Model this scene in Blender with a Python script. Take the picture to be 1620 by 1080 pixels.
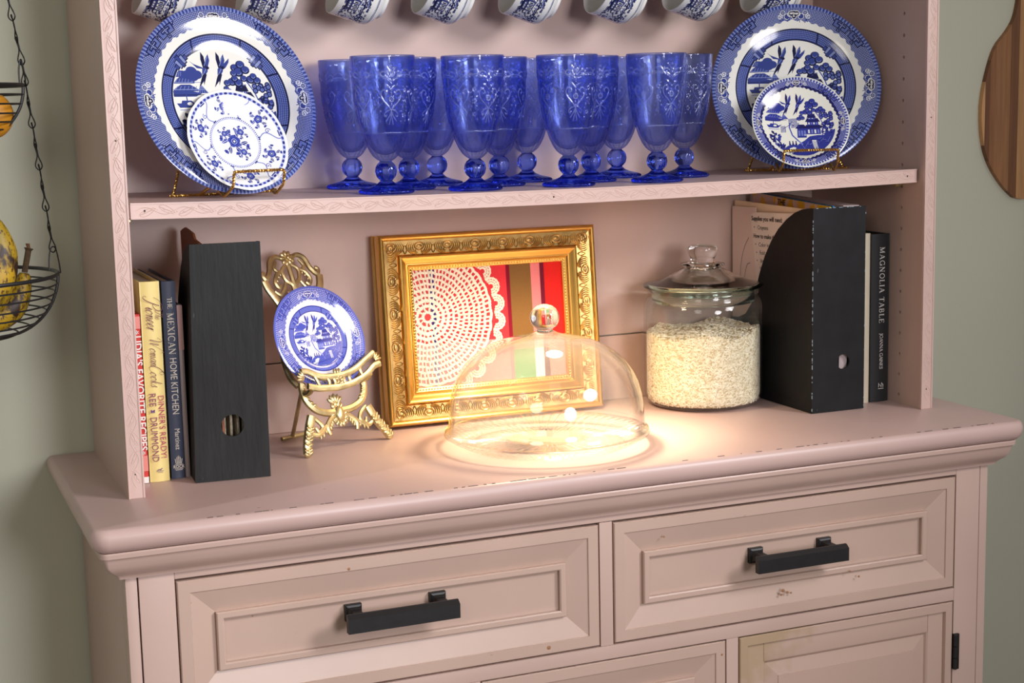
import bpy, bmesh, math, random
import numpy as np
from mathutils import Vector, Matrix

random.seed(7)
for o in list(bpy.data.objects):
    bpy.data.objects.remove(o, do_unlink=True)
SC = bpy.context.scene
COL = SC.collection
PI = math.pi
R = math.radians

# ------------------------------------------------------------------ camera
cam = bpy.data.cameras.new('camera')
cam_o = bpy.data.objects.new('camera', cam)
COL.objects.link(cam_o)
FW = Vector((0.3762, 0.9143, -0.1498)); RT = Vector((0.9233, -0.3835, -0.0219)); UP = Vector((0.0775, 0.1301, 0.9885))
mw = Matrix((RT, UP, -FW)).transposed().to_4x4()
mw.translation = Vector((-0.2908, -1.8969, 0.4654))
cam_o.matrix_world = mw
cam.sensor_fit = 'HORIZONTAL'
cam.sensor_width = 36.0
cam.lens = 2478.98 / 1620 * 36.0
cam.clip_start = 0.02
SC.camera = cam_o

# ------------------------------------------------------------------ world, lights, exposure
W = bpy.data.worlds.new('room_ambient'); SC.world = W; W.use_nodes = True
bg = W.node_tree.nodes['Background']
bg.inputs['Color'].default_value = (1.0, 0.97, 0.92, 1)
bg.inputs['Strength'].default_value = 0.26

def area(name, loc, target, sx, sy, power, col, spread=None):
    l = bpy.data.lights.new(name, 'AREA'); l.shape = 'ELLIPSE'; l.size = sx; l.size_y = sy
    l.energy = power; l.color = col
    if spread: l.spread = spread
    o = bpy.data.objects.new(name, l); COL.objects.link(o)
    o.location = loc
    d = Vector(target) - Vector(loc)
    o.rotation_euler = d.to_track_quat('-Z', 'Y').to_euler()
    return o
# daylight from the window on the right, a beam that falls mostly on the left half of the sideboard
area('window_daylight', (1.90, -1.85, 1.30), (-0.25, 0.0, 0.16), 0.8, 0.7, 10, (1.0, 0.96, 0.98), R(72))
# weaker light from the room, left of the camera
area('room_lamp', (-0.95, -2.1, 0.95), (1.2, 0.2, 0.2), 0.7, 0.7, 7, (1.0, 0.93, 0.82))
# sky light through the doorway straight across the room
area('doorway_daylight', (0.85, -3.9, 0.75), (0.12, 0.1, 0.32), 0.95, 1.1, 9.2, (0.97, 0.94, 1.0), R(62))
# battery puck light stuck under the shelf
for nm, watts, cone, soft in (('puck_light_spill', 11.5, 128, 1.0), ('puck_light_beam', 17, 78, 1.0)):
    pl = bpy.data.lights.new(nm, 'SPOT'); pl.energy = watts; pl.color = (1.0, 0.79, 0.52)
    pl.spot_size = R(cone); pl.spot_blend = soft; pl.shadow_soft_size = 0.026
    po = bpy.data.objects.new(nm, pl); COL.objects.link(po); po.location = (0.60, 0.070, 0.318)

vs = SC.view_settings
vs.view_transform = 'Standard'; vs.look = 'None'; vs.gamma = 1.0; vs.use_curve_mapping = False
vs.exposure = 0.0
SC.cycles.max_bounces = 16; SC.cycles.transmission_bounces = 14; SC.cycles.glossy_bounces = 6
SC.cycles.transparent_max_bounces = 40; SC.cycles.diffuse_bounces = 5
SC.cycles.use_denoising = True; SC.cycles.sample_clamp_indirect = 12
SC.cycles.blur_glossy = 0.5

# ------------------------------------------------------------------ helpers: materials
def lin(c):
    c = c / 255.0
    return c / 12.92 if c <= 0.04045 else ((c + 0.055) / 1.055) ** 2.4
def rgb(r, g, b): return (lin(r), lin(g), lin(b), 1.0)

class N:
    """small node-tree helper"""
    def __init__(s, name):
        s.m = bpy.data.materials.new(name); s.m.use_nodes = True
        s.t = s.m.node_tree; s.b = s.t.nodes['Principled BSDF']; s.out = s.t.nodes['Material Output']
    def n(s, kind, **kw):
        x = s.t.nodes.new(kind)
        for k, v in kw.items():
            if k.startswith('_'): setattr(x, k[1:], v)
            else: x.inputs[k.replace('__', ' ')].default_value = v
        return x
    def l(s, a, b): s.t.links.new(a, b)
    def mixc(s, fac, a, b, blend='MIX'):
        x = s.t.nodes.new('ShaderNodeMix'); x.data_type = 'RGBA'; x.blend_type = blend
        for i, v in ((0, fac), (6, a), (7, b)):
            if hasattr(v, 'is_output'): s.l(v, x.inputs[i])
            else: x.inputs[i].default_value = v
        return x.outputs[2]
    def ramp(s, fac, *stops):
        x = s.t.nodes.new('ShaderNodeValToRGB'); e = x.color_ramp.elements
        while len(e) < len(stops): e.new(0.5)
        for i, (p, c) in enumerate(stops):
            e[i].position = p; e[i].color = c if len(c) == 4 else (*c, 1)
        s.l(fac, x.inputs[0]); return x.outputs[0]
    def math(s, op, a, b=0.0):
        x = s.t.nodes.new('ShaderNodeMath'); x.operation = op
        for i, v in ((0, a), (1, b)):
            if hasattr(v, 'is_output'): s.l(v, x.inputs[i])
            else: x.inputs[i].default_value = v
        return x.outputs[0]
    def bump(s, h, strength=0.3, dist=0.001):
        x = s.n('ShaderNodeBump', Strength=strength, Distance=dist); s.l(h, x.inputs['Height'])
        s.l(x.outputs[0], s.b.inputs['Normal'])
    def pos(s): return s.n('ShaderNodeTexCoord').outputs['Object']
    def noise(s, vec, scale, detail=3.0, stretch=None):
        if stretch:
            mp = s.n('ShaderNodeMapping'); mp.inputs['Scale'].default_value = stretch; s.l(vec, mp.inputs[0]); vec = mp.outputs[0]
        x = s.n('ShaderNodeTexNoise', Scale=scale, Detail=detail); s.l(vec, x.inputs['Vector']); return x.outputs[0]

def M_plain(name, c, rough=0.5, metal=0.0, var=0.0, vscale=30.0, bump=0.0, bscale=200.0, spec=0.5):
    m = N(name); m.b.inputs['Roughness'].default_value = rough; m.b.inputs['Metallic'].default_value = metal
    m.b.inputs['Specular IOR Level'].default_value = spec
    p = m.pos()
    if var > 0:
        f = m.noise(p, vscale)
        d = tuple(x * (1 - var) for x in c[:3]) + (1,); u = tuple(min(1, x * (1 + var)) for x in c[:3]) + (1,)
        m.l(m.ramp(f, (0.3, d), (0.7, u)), m.b.inputs['Base Color'])
    else:
        m.b.inputs['Base Color'].default_value = c
    if bump > 0: m.bump(m.noise(p, bscale), bump, 0.0006)
    return m.m

def M_paint(name, c, wear=0.25, dark=(120, 84, 66)):
    """satin furniture paint: faint brush grain, a little grime and a few chips"""
    m = N(name); p = m.pos(); m.b.inputs['Roughness'].default_value = 0.38
    f = m.noise(p, 6.0, 4)
    base = m.ramp(f, (0.25, tuple(x * 0.93 for x in c[:3])), (0.75, tuple(min(1, x * 1.04) for x in c[:3])))
    sp = m.noise(p, 95.0, 5)
    g = m.ramp(sp, (0.735, (0, 0, 0)), (0.76, (1, 1, 1)))
    big = m.ramp(m.noise(p, 3.3, 2), (0.5, (0, 0, 0)), (0.7, (1, 1, 1)))
    fac = m.math('MULTIPLY', m.math('MULTIPLY', g, big), wear * 2)
    col = m.mixc(fac, base, rgb(*dark))
    m.l(col, m.b.inputs['Base Color'])
    m.bump(m.noise(p, 60.0, 3, (1, 1, 6)), 0.12, 0.0004)
    return m.m

def M_image(name, img, rough=0.12, coat=0.0, spec=0.5, tint=None):
    m = N(name); uv = m.n('ShaderNodeTexCoord').outputs['UV']
    x = m.n('ShaderNodeTexImage'); x.image = img; x.interpolation = 'Cubic'; m.l(uv, x.inputs[0])
    m.l(x.outputs[0], m.b.inputs['Base Color']); m.b.inputs['Roughness'].default_value = rough
    m.b.inputs['Specular IOR Level'].default_value = spec
    return m.m

def M_thin_glass(name, tint=(0.97, 0.98, 0.97, 1), haze=0.02, ior=1.5, gloss=1.0, edge=.62):
    """a clear glass wall: straight-through light plus Fresnel reflection and a trace of dust"""
    m = N(name); t = m.t; t.nodes.remove(m.b)
    tr = m.n('ShaderNodeBsdfTransparent')
    gl = m.n('ShaderNodeBsdfGlossy', Color=(1, 1, 1, 1), Roughness=0.03)
    df = m.n('ShaderNodeBsdfDiffuse', Color=(0.9, 0.9, 0.88, 1))
    lw = m.n('ShaderNodeLayerWeight', Blend=0.5)
    f0 = ((ior - 1) / (ior + 1)) ** 2
    fr = m.math('ADD', m.math('MULTIPLY', m.math('POWER', lw.outputs['Facing'], 4.0), 1 - f0), f0)
    m.l(m.ramp(lw.outputs['Facing'], (.45, tint), (.80, tuple(x * .94 for x in tint[:3])), (.97, tuple(x * edge for x in tint[:3]))), tr.inputs[0])   # longer way through the glass at grazing angles
    a = m.n('ShaderNodeMixShader', Fac=haze); m.l(tr.outputs[0], a.inputs[1]); m.l(df.outputs[0], a.inputs[2])
    b = m.n('ShaderNodeMixShader'); m.l(m.math('MULTIPLY', fr, gloss), b.inputs[0]); m.l(a.outputs[0], b.inputs[1]); m.l(gl.outputs[0], b.inputs[2])
    m.l(b.outputs[0], m.out.inputs[0])
    return m.m

def M_glass(name, c, ior=1.5, rough=0.0):
    m = N(name); t = m.t; t.nodes.remove(m.b)
    g = m.n('ShaderNodeBsdfGlass', Color=c, Roughness=rough, IOR=ior)
    m.l(g.outputs[0], m.out.inputs[0]); return m.m

# ------------------------------------------------------------------ helpers: geometry
def wmat(o):
    return (wmat(o.parent) @ o.matrix_basis) if o.parent else o.matrix_basis.copy()

class MB:
    """collects shapes; build() links them as ONE mesh object"""
    def __init__(s): s.v = []; s.f = []; s.uv = None
    def add(s, vs, fs, M=None):
        b = len(s.v)
        if M is not None: vs = [M @ Vector(p) for p in vs]
        s.v.extend([tuple(p) for p in vs]); s.f.extend([tuple(i + b for i in f) for f in fs]); return s
    def box(s, x0, x1, y0, y1, z0, z1, bev=0.0, M=None):
        if bev <= 0:
            vs = [(x, y, z) for z in (z0, z1) for y in (y0, y1) for x in (x0, x1)]
            return s.add(vs, [(0, 2, 3, 1), (4, 5, 7, 6), (0, 1, 5, 4), (2, 6, 7, 3), (0, 4, 6, 2), (1, 3, 7, 5)], M)
        bm = bmesh.new(); bmesh.ops.create_cube(bm, size=1.0)
        for v in bm.verts:
            v.co = Vector(((x0 + x1) / 2 + v.co.x * (x1 - x0), (y0 + y1) / 2 + v.co.y * (y1 - y0), (z0 + z1) / 2 + v.co.z * (z1 - z0)))
        bmesh.ops.bevel(bm, geom=bm.edges[:], offset=bev, segments=2, affect='EDGES', profile=0.7)
        bm.verts.index_update()
        s.add([v.co.copy() for v in bm.verts], [[v.index for v in f.verts] for f in bm.faces], M); bm.free(); return s
    def tube(s, pts, r, n=8, closed=False, cap=True, M=None, flat=None):
        """r: number or list; flat: (normal, factor) squashes the section along a direction"""
        P = [Vector(p) for p in pts]; k = len(P)
        rr = r if isinstance(r, (list, tuple)) else [r] * k
        vs = []; ref = None
        for i, p in enumerate(P):
            a = P[(i - 1) % k] if (closed or i > 0) else P[i]; b = P[(i + 1) % k] if (closed or i < k - 1) else P[i]
            t = (b - a)
            t = t.normalized() if t.length > 1e-9 else Vector((0, 0, 1))
            if ref is None:
                ref = Vector((0, 0, 1)) if abs(t.z) < 0.9 else Vector((1, 0, 0))
            u = (ref - t * ref.dot(t))
            if u.length < 1e-6: u = t.orthogonal()
            u.normalize(); w = t.cross(u); ref = u
            for j in range(n):
                an = 2 * PI * j / n
                d = (u * math.cos(an) + w * math.sin(an)) * rr[i]
                if flat: 
                    nn = flat[0]; d = d - nn * d.dot(nn) * (1 - flat[1])
                vs.append(p + d)
        fs = []
        for i in range(k if closed else k - 1):
            for j in range(n):
                a = i * n + j; b = i * n + (j + 1) % n; i2 = (i + 1) % k
                fs.append((a, b, i2 * n + (j + 1) % n, i2 * n + j))
        if not closed and cap:
            fs.append(tuple(range(n - 1, -1, -1))); fs.append(tuple((k - 1) * n + j for j in range(n)))
        return s.add(vs, fs, M)
    def lathe(s, prof, n=48, M=None, close=False, rfun=None):
        """prof: (r, z) points, spun about local z; close joins last to first"""
        vs = []; idx = []
        for (r, z) in prof:
            if r < 1e-7:
                idx.append([len(vs)] * n); vs.append((0, 0, z))
            else:
                row = []
                for j in range(n):
                    a = 2 * PI * j / n; q = r if rfun is None else rfun(r, z, a)
                    row.append(len(vs)); vs.append((q * math.cos(a), q * math.sin(a), z))
                idx.append(row)
        fs = []; m = len(prof)
        for i in range(m if close else m - 1):
            A = idx[i]; B = idx[(i + 1) % m]
            for j in range(n):
                q = (A[j], A[(j + 1) % n], B[(j + 1) % n], B[j]); q2 = tuple(dict.fromkeys(q))
                if len(q2) >= 3: fs.append(q2)
        return s.add(vs, fs, M)
    def prism(s, poly, axis, a0, a1, M=None):
        """extrude a 2-D polygon; axis 'x': poly is (y,z); 'y': (x,z); 'z': (x,y)"""
        def P(p, a): return {'x': (a, p[0], p[1]), 'y': (p[0], a, p[1]), 'z': (p[0], p[1], a)}[axis]
        k = len(poly); vs = [P(p, a0) for p in poly] + [P(p, a1) for p in poly]
        fs = [(i, (i + 1) % k, k + (i + 1) % k, k + i) for i in range(k)] + [tuple(range(k - 1, -1, -1)), tuple(range(k, 2 * k))]
        return s.add(vs, fs, M)
    def ball(s, c, r, n=8, m=6, M=None, sc=(1, 1, 1), rot=None):
        vs = [(0, 0, -1)]; 
        for i in range(1, m):
            a = PI * i / m
            for j in range(n): vs.append((math.sin(a) * math.cos(2 * PI * j / n), math.sin(a) * math.sin(2 * PI * j / n), -math.cos(a)))
        vs.append((0, 0, 1)); fs = []
        for j in range(n):
            fs.append((0, 1 + (j + 1) % n, 1 + j)); fs.append((len(vs) - 1, 1 + (m - 2) * n + j, 1 + (m - 2) * n + (j + 1) % n))
        for i in range(m - 2):
            for j in range(n):
                a = 1 + i * n + j; b = 1 + i * n + (j + 1) % n; fs.append((a, b, b + n, a + n))
        out = []
        for v in vs:
            q = Vector((v[0] * r * sc[0], v[1] * r * sc[1], v[2] * r * sc[2]))
            if rot is not None: q = rot @ q
            out.append(q + Vector(c))
        return s.add(out, fs, M)
    def build(s, name, mat, parent=None, local=False, smooth=35, recalc=True, uvf=None):
        vs = s.v
        if parent is not None and not local:
            inv = wmat(parent).inverted(); vs = [inv @ Vector(p) for p in vs]
        me = bpy.data.meshes.new(name); me.from_pydata([tuple(p) for p in vs], [], s.f); me.validate(verbose=False)
        if recalc:
            bm = bmesh.new(); bm.from_mesh(me); bmesh.ops.recalc_face_normals(bm, faces=bm.faces); bm.to_mesh(me); bm.free()
        if smooth:
            me.polygons.foreach_set('use_smooth', [True] * len(me.polygons)); me.set_sharp_from_angle(angle=R(smooth))
        if uvf:
            ul = me.uv_layers.new(name='UVMap'); co = me.vertices
            for lp in me.loops: ul.data[lp.index].uv = uvf(co[lp.vertex_index].co)
        if mat: me.materials.append(mat)
        o = bpy.data.objects.new(name, me); COL.objects.link(o)
        if parent is not None: o.parent = parent
        return o

def tag(o, label=None, cat=None, group=None, kind=None):
    for k, v in (('label', label), ('category', cat), ('group', group), ('kind', kind)):
        if v: o[k] = v
    return o
def thing(name, loc, label, cat, group=None, rot=(0, 0, 0)):
    o = bpy.data.objects.new(name, None); COL.objects.link(o); o.location = loc; o.rotation_euler = rot
    o.empty_display_size = 0.02
    return tag(o, label, cat, group)
def copy_tree(o, parent=None):
    c = o.copy(); COL.objects.link(c)
    if parent is not None: c.parent = parent
    for ch in list(o.children): copy_tree(ch, c)
    return c
def dup(o, loc, rot, label):
    c = copy_tree(o); c.location = loc; c.rotation_euler = rot; c['label'] = label; return c
def smooth_path(pts, k=6, closed=False):
    """Catmull-Rom through the points"""
    P = [Vector(p) for p in pts]; n = len(P); out = []
    for i in range(n if closed else n - 1):
        p1 = P[i]; p2 = P[(i + 1) % n]
        p0 = P[(i - 1) % n] if (closed or i > 0) else p1; p3 = P[(i + 2) % n] if (closed or i < n - 2) else p2
        for j in range(k):
            t = j / k
            out.append(0.5 * ((2 * p1) + (p2 - p0) * t + (2 * p0 - 5 * p1 + 4 * p2 - p3) * t * t + (3 * p1 - p0 - 3 * p2 + p3) * t ** 3))
    if not closed: out.append(P[-1])
    return out
def resample(P, step):
    P = [Vector(p) for p in P]; out = [P[0]]; acc = 0.0
    for a, b in zip(P[:-1], P[1:]):
        L = (b - a).length; d = step - acc
        while d <= L:
            out.append(a + (b - a) * (d / L)); d += step
        acc = (acc + L) % step
    return out
def frame(origin, x, y):
    """matrix with the given local x and y axes"""
    x = Vector(x).normalized(); z = x.cross(Vector(y)).normalized(); y = z.cross(x)
    m = Matrix((x, y, z)).transposed().to_4x4(); m.translation = Vector(origin); return m

ZS0, SAG, WI = 0.3575, 0.0065, 1.15          # shelf height at its ends, how far it sags, clear width of the hutch
def zshelf(x): return ZS0 - SAG * (1 - ((x - WI / 2) / (WI / 2)) ** 2)
# ------------------------------------------------------------------ transfer prints, drawn with numpy
class Pic:
    def __init__(s, w, h, bgc, asp=1.0):
        s.w, s.h, s.asp = w, h, asp
        s.a = np.empty((h, w, 3), np.float32); s.a[:] = bgc
        s.x = (np.arange(w) + .5) / w * 2 - 1; s.x = s.x * asp
        s.y = (np.arange(h) + .5) / h * 2 - 1
    def box(s, x0, x1, y0, y1):
        i0 = max(0, int(np.searchsorted(s.x, x0))); i1 = min(s.w, int(np.searchsorted(s.x, x1)) + 1)
        j0 = max(0, int(np.searchsorted(s.y, y0))); j1 = min(s.h, int(np.searchsorted(s.y, y1)) + 1)
        return slice(j0, j1), slice(i0, i1), s.x[None, i0:i1], s.y[j0:j1, None]
    def put(s, sl, mask, c):
        v = s.a[sl[0], sl[1]]
        if v.size == 0: return
        m = np.broadcast_to(mask, v.shape[:2]); v[m] = c
    def ell(s, cx, cy, rx, ry, c, rot=0.0):
        q = max(rx, ry); a = s.box(cx - q, cx + q, cy - q, cy + q); X = a[2] - cx; Y = a[3] - cy
        cr, sr = math.cos(rot), math.sin(rot)
        s.put(a, ((X * cr + Y * sr) / rx) ** 2 + ((-X * sr + Y * cr) / ry) ** 2 < 1, c)
    def disc(s, cx, cy, r, c): s.ell(cx, cy, r, r, c)
    def poly(s, P, c):
        xs = [p[0] for p in P]; ys = [p[1] for p in P]; a = s.box(min(xs), max(xs), min(ys), max(ys)); X, Y = a[2], a[3]
        m = np.zeros((Y.shape[0], X.shape[1]), bool)
        for (x0, y0), (x1, y1) in zip(P, P[1:] + P[:1]):
            if y0 == y1: continue
            m ^= ((y0 > Y) != (y1 > Y)) & (X < (x1 - x0) * (Y - y0) / (y1 - y0) + x0)
        s.put(a, m, c)
    def line(s, P, w, c):
        for (x0, y0), (x1, y1) in zip(P[:-1], P[1:]):
            a = s.box(min(x0, x1) - w, max(x0, x1) + w, min(y0, y1) - w, max(y0, y1) + w); X, Y = a[2], a[3]
            dx, dy = x1 - x0, y1 - y0; L = dx * dx + dy * dy + 1e-12
            t = np.clip(((X - x0) * dx + (Y - y0) * dy) / L, 0, 1)
            s.put(a, (X - x0 - t * dx) ** 2 + (Y - y0 - t * dy) ** 2 < w * w / 4, c)
    def arc(s, cx, cy, r, a0, a1, w, c, n=14):
        s.line([(cx + r * math.cos(a0 + (a1 - a0) * i / n), cy + r * math.sin(a0 + (a1 - a0) * i / n)) for i in range(n + 1)], w, c)
    def spiral(s, cx, cy, r, a0, turns, w, c, n=22):
        s.line([(cx + r * (1 - .8 * i / n) * math.cos(a0 + turns * 2 * PI * i / n), cy + r * (1 - .8 * i / n) * math.sin(a0 + turns * 2 * PI * i / n)) for i in range(n + 1)], w, c)
    def image(s, name):
        im = bpy.data.images.new(name, s.w, s.h, alpha=False, float_buffer=False)
        buf = np.ones((s.h, s.w, 4), np.float32); buf[..., :3] = s.a
        im.pixels.foreach_set(buf.ravel()); im.update(); im.pack(); return im

def C3(r, g, b): return np.array([r, g, b], np.float32) / 255

def willow_scene(p, S, ox, oy, B, D, Lt, Wc):
    """pavilion, bridge, willow, boat, birds: B blue, D dark, Lt light blue, Wc the white of the plate"""
    T = lambda x, y: (ox + S * x, oy + S * y)
    TL = lambda P: [T(x, y) for x, y in P]
    el = lambda x, y, rx, ry, c, r=0: p.ell(*T(x, y), S * rx, S * ry, c, r)
    po = lambda P, c: p.poly(TL(P), c)
    li = lambda P, w, c: p.line(TL(P), S * w, c)
    rn = random.Random(3)
    # ground lower right, with hatching
    po([(-.35, -.98), (-.1, -.62), (.1, -.5), (.25, -.38), (.55, -.34), (.97, -.2), (.95, -.5), (.6, -.8), (.2, -1)], B)
    for i in range(34):
        x = -.1 + i * .031; y = -.62 + .25 * min(1, i / 14)
        li([(x, y - .05 - .2 * rn.random()), (x + .08, y - .02 - .2 * rn.random())], .012, Lt if i % 2 else D)
    po([(.3, -.5), (.42, -.5), (.45, -.78), (.33, -.78)], Wc)
    for i in range(6): li([(.28, -.54 - .04 * i), (.46, -.56 - .04 * i)], .014, B)
    # far left pavilion island
    po([(-.98, .1), (-.55, .1), (-.42, .16), (-.6, .2), (-.98, .2)], B)
    for k, (x, y, w) in enumerate(((-.72, .2, .26), (-.74, .34, .2), (-.76, .46, .12))):
        po([(x - w, y), (x + w, y), (x + w * .75, y + .06), (x + w * .35, y + .12), (x - w * .35, y + .12), (x - w * .75, y + .06)], B)
        for q in range(6): li([(x - w * .8 + q * w * .3, y + .02), (x - w * .6 + q * w * .28, y + .09)], .01, Lt)
    po([(-.5, .16), (-.3, .16), (-.42, .32)], B)
    for q in range(5): li([(-.42, .31), (-.52 + q * .05, .17)], .01, Lt)
    for y in (.13, .23, .36): li([(-.98, y), (-.36, y)], .012, Lt if y > .2 else D)
    for (x, y, r) in ((-.56, .56, .09), (-.66, .5, .08), (-.46, .5, .08), (-.55, .48, .1)): el(x, y, r * 1.2, r, B)
    li([(-.55, .46), (-.55, .36)], .03, B)
    # boat
    po([(-.95, -.02), (-.9, -.1), (-.62, -.1), (-.5, .0), (-.6, -.03), (-.66, .03), (-.84, .03), (-.86, -.02)], B)
    li([(-.74, .03), (-.74, .2)], .02, B); li([(-.9, -.14), (-.6, -.14)], .015, Lt); el(-.7, -.03, .05, .03, Wc)
    # lower left bushes
    for i in range(26):
        a = rn.random() * 2 * PI; q = rn.random() ** .5
        el(-.74 + q * .16 * math.cos(a), -.42 + q * .2 * math.sin(a), .05, .03, D if i % 3 else B, a)
    for i in range(30):
        a = rn.random() * 2 * PI; q = rn.random() ** .5
        el(-.6 + q * .26 * math.cos(a), -.72 + q * .14 * math.sin(a), .06, .025, D if i % 2 else B, a)
    li([(-.72, -.9), (-.74, -.3)], .02, Lt)
    # bridge with three figures
    p_ = [(-.48, -.84)]; 
    for i in range(9): p_.append((-.48 + .06 * i, -.66 - .1 * ((i - 4) / 4) ** 2 + .04))
    p_ += [(.0, -.84), (-.08, -.84), (-.12, -.74), (-.24, -.70), (-.36, -.74), (-.4, -.84)]
    po(p_, B)
    for x in (-.34, -.25, -.16):
        po([(x - .03, -.64), (x + .03, -.64), (x + .012, -.54), (x - .012, -.54)], D); el(x, -.53, .018, .018, D)
    # pavilion, three storeys, with smaller house in front
    for (x, y, w, h) in ((.38, -.32, .2, .2), (.38, -.05, .16, .13), (.36, .12, .1, .08)):
        po([(x - w, y), (x + w, y), (x + w, y + h), (x - w, y + h)], B)
        po([(x - w * 1.35, y + h - .02), (x + w * 1.35, y + h - .02), (x + w * .95, y + h + .09), (x - w * .95, y + h + .09)], D)
        for q in range(4): po([(x - w * .8 + q * w * .45, y + .03), (x - w * .55 + q * w * .45, y + .03), (x - w * .55 + q * w * .45, y + h * .7), (x - w * .8 + q * w * .45, y + h * .7)], Lt if q % 2 else Wc)
    li([(.36, .26), (.36, .34)], .03, B); li([(.28, .3), (.46, .3)], .016, B)
    po([(-.1, -.42), (.16, -.42), (.2, -.12), (-.08, -.12)], B)
    po([(-.14, -.14), (.22, -.14), (.12, -.02), (-.04, -.02)], D)
    for q in range(3): po([(-.06 + q * .08, -.36), (-.01 + q * .08, -.36), (-.01 + q * .08, -.2), (-.06 + q * .08, -.2)], Lt)
    li([(.1, -.34), (.66, -.34)], .02, Wc)
    # right-hand trees and shrubs
    li([(.62, -.34), (.68, -.05), (.6, .18), (.48, .38), (.42, .5)], .028, Lt); li([(.62, -.34), (.68, -.05), (.6, .18), (.48, .38)], .012, B)
    for (x, y, r) in ((.3, .62, .085), (.42, .68, .09), (.36, .54, .1), (.5, .58, .09), (.26, .52, .07), (.58, .4, .09), (.7, .38, .08), (.64, .46, .07), (.2, .36, .085), (.32, .34, .09), (.1, .34, .07), (.26, .42, .07), (.44, .42, .07), (.0, .16, .07), (.1, .18, .07), (.06, .24, .055)):
        el(x, y, r, r * .85, D); el(x + .008, y + .012, r * .82, r * .66, B); p.arc(*T(x, y), S * r * .5, PI * 1.1, PI * 1.9, S * .012, Lt, 6)
    for i in range(22):
        x, y = .78 + .15 * rn.uniform(-1, 1), .08 + .22 * rn.uniform(-1, 1); q = .055
        if x * x + y * y < .9: el(x, y, q, q, D); el(x, y, q * .75, q * .75, B); el(x, y, q * .45, q * .45, Lt); el(x, y, q * .25, q * .25, B)
    for i in range(40):
        x = .62 + .3 * rn.random(); y = -.3 + .35 * rn.random()
        if x * x + y * y < .92: el(x, y, .045, .018, B if i % 3 else D, rn.random() * 3)
    # willow with hanging fronds
    li([(-.28, .02), (-.3, -.1), (-.24, -.34), (-.1, -.5), (.02, -.62)], .04, Lt); li([(-.28, .02), (-.3, -.1), (-.24, -.34), (-.1, -.5)], .016, B)
    for (x, y, w) in ((-.2, .08, .22), (-.14, -.06, .2), (-.48, -.14, .13)):
        for q in range(4):
            if w > .15: li([(x - .1, y + .06 - q * .035), (x, y + .075 - q * .035), (x + w * .6, y + .08 - q * .035)], .02, B)
            else: li([(x - .05 + q * .035, y + .08), (x - .06 + q * .04, y - .1)], .02, B)
        li([(-.28, -.02), (x, y)], .014, B)
    # fence along the front
    for i in range(12): li([(-.4 + i * .07, -.94 + .012 * i), (-.36 + i * .07, -.86 + .012 * i)], .014, D)
    li([(-.42, -.9), (.45, -.78)], .014, D)
    # two swallows
    for (x, sgn) in ((-.30, 1), (.0, -1)):
        po([(x - .06, .50), (x - .01, .47), (x + .06, .56), (x + .075, .64), (x + .02, .66), (x - .04, .6)], B)
        po([(x + .0, .62), (x + .06, .60), (x + .13, .76), (x + .12, .88), (x + .06, .80)], B); po([(x - .02, .62), (x + .04, .64), (x + .03, .84), (x - .02, .92), (x - .04, .78)], D)
        po([(x + .02, .60), (x - .05, .64), (x - .20, .70), (x - .27, .76), (x - .14, .62)] if sgn > 0 else [(x + .05, .60), (x + .12, .62), (x + .2, .72), (x + .22, .80), (x + .1, .70)], B)
        po([(x - .03, .54), (x - .10, .40), (x - .16, .26), (x - .05, .38), (x - .06, .30), (x + .03, .50)], D)
        el(x + .065, .625, .035, .03, D); li([(x + .01, .66), (x + .09, .82)], .014, Lt); li([(x - .04, .5), (x + .03, .6)], .014, Lt)

def lattice(X, Y, r0, r1, n, k):
    rr = np.sqrt(X * X + Y * Y); th = np.arctan2(Y, X)
    a = np.sin(th * n + rr * k); b = np.sin(th * n - rr * k)
    return (rr > r0) & (rr < r1), (a * b > .28)

def key_fret(p, th, r, sc, B, D, Lt, flip=1):
    """a key-pattern block of the border, laid out on (tangent, radial) axes at angle th"""
    def T(u, v): 
        a = th - u * sc / r; return ((r + v * sc) * math.cos(a), (r + v * sc) * math.sin(a))
    def blk(P, w=.16):
        p.poly([T(*q) for q in P], Lt * .6 + B * .4); p.line([T(*q) for q in P + P[:1]], w * 1.3 * sc, D)
    blk([(-1.7, -.5), (-.3, -.5), (-.3, .25), (-1.0, .25), (-1.0, .75), (-.2, .75), (-.2, 1.1), (-1.7, 1.1)])
    blk([(1.7, -.5), (.3, -.5), (.3, .25), (1.0, .25), (1.0, .75), (.2, .75), (.2, 1.1), (1.7, 1.1)])
    blk([(-.35, -1.1), (.35, -1.1), (.35, -.75), (0, -.7), (0, -.35), (-.35, -.35)], .14)
    p.line([T(-1.7, .3), T(-2.9, 1.6)], .16 * sc, D); p.line([T(1.7, .3), T(2.9, 1.6)], .16 * sc, D)
    for q in range(5):
        p.line([T(-1.6 + q * .25, -.4), T(-1.6 + q * .25, 1.0)], .05 * sc, B); p.line([T(.45 + q * .25, -.4), T(.45 + q * .25, .2)], .05 * sc, B)

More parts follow.
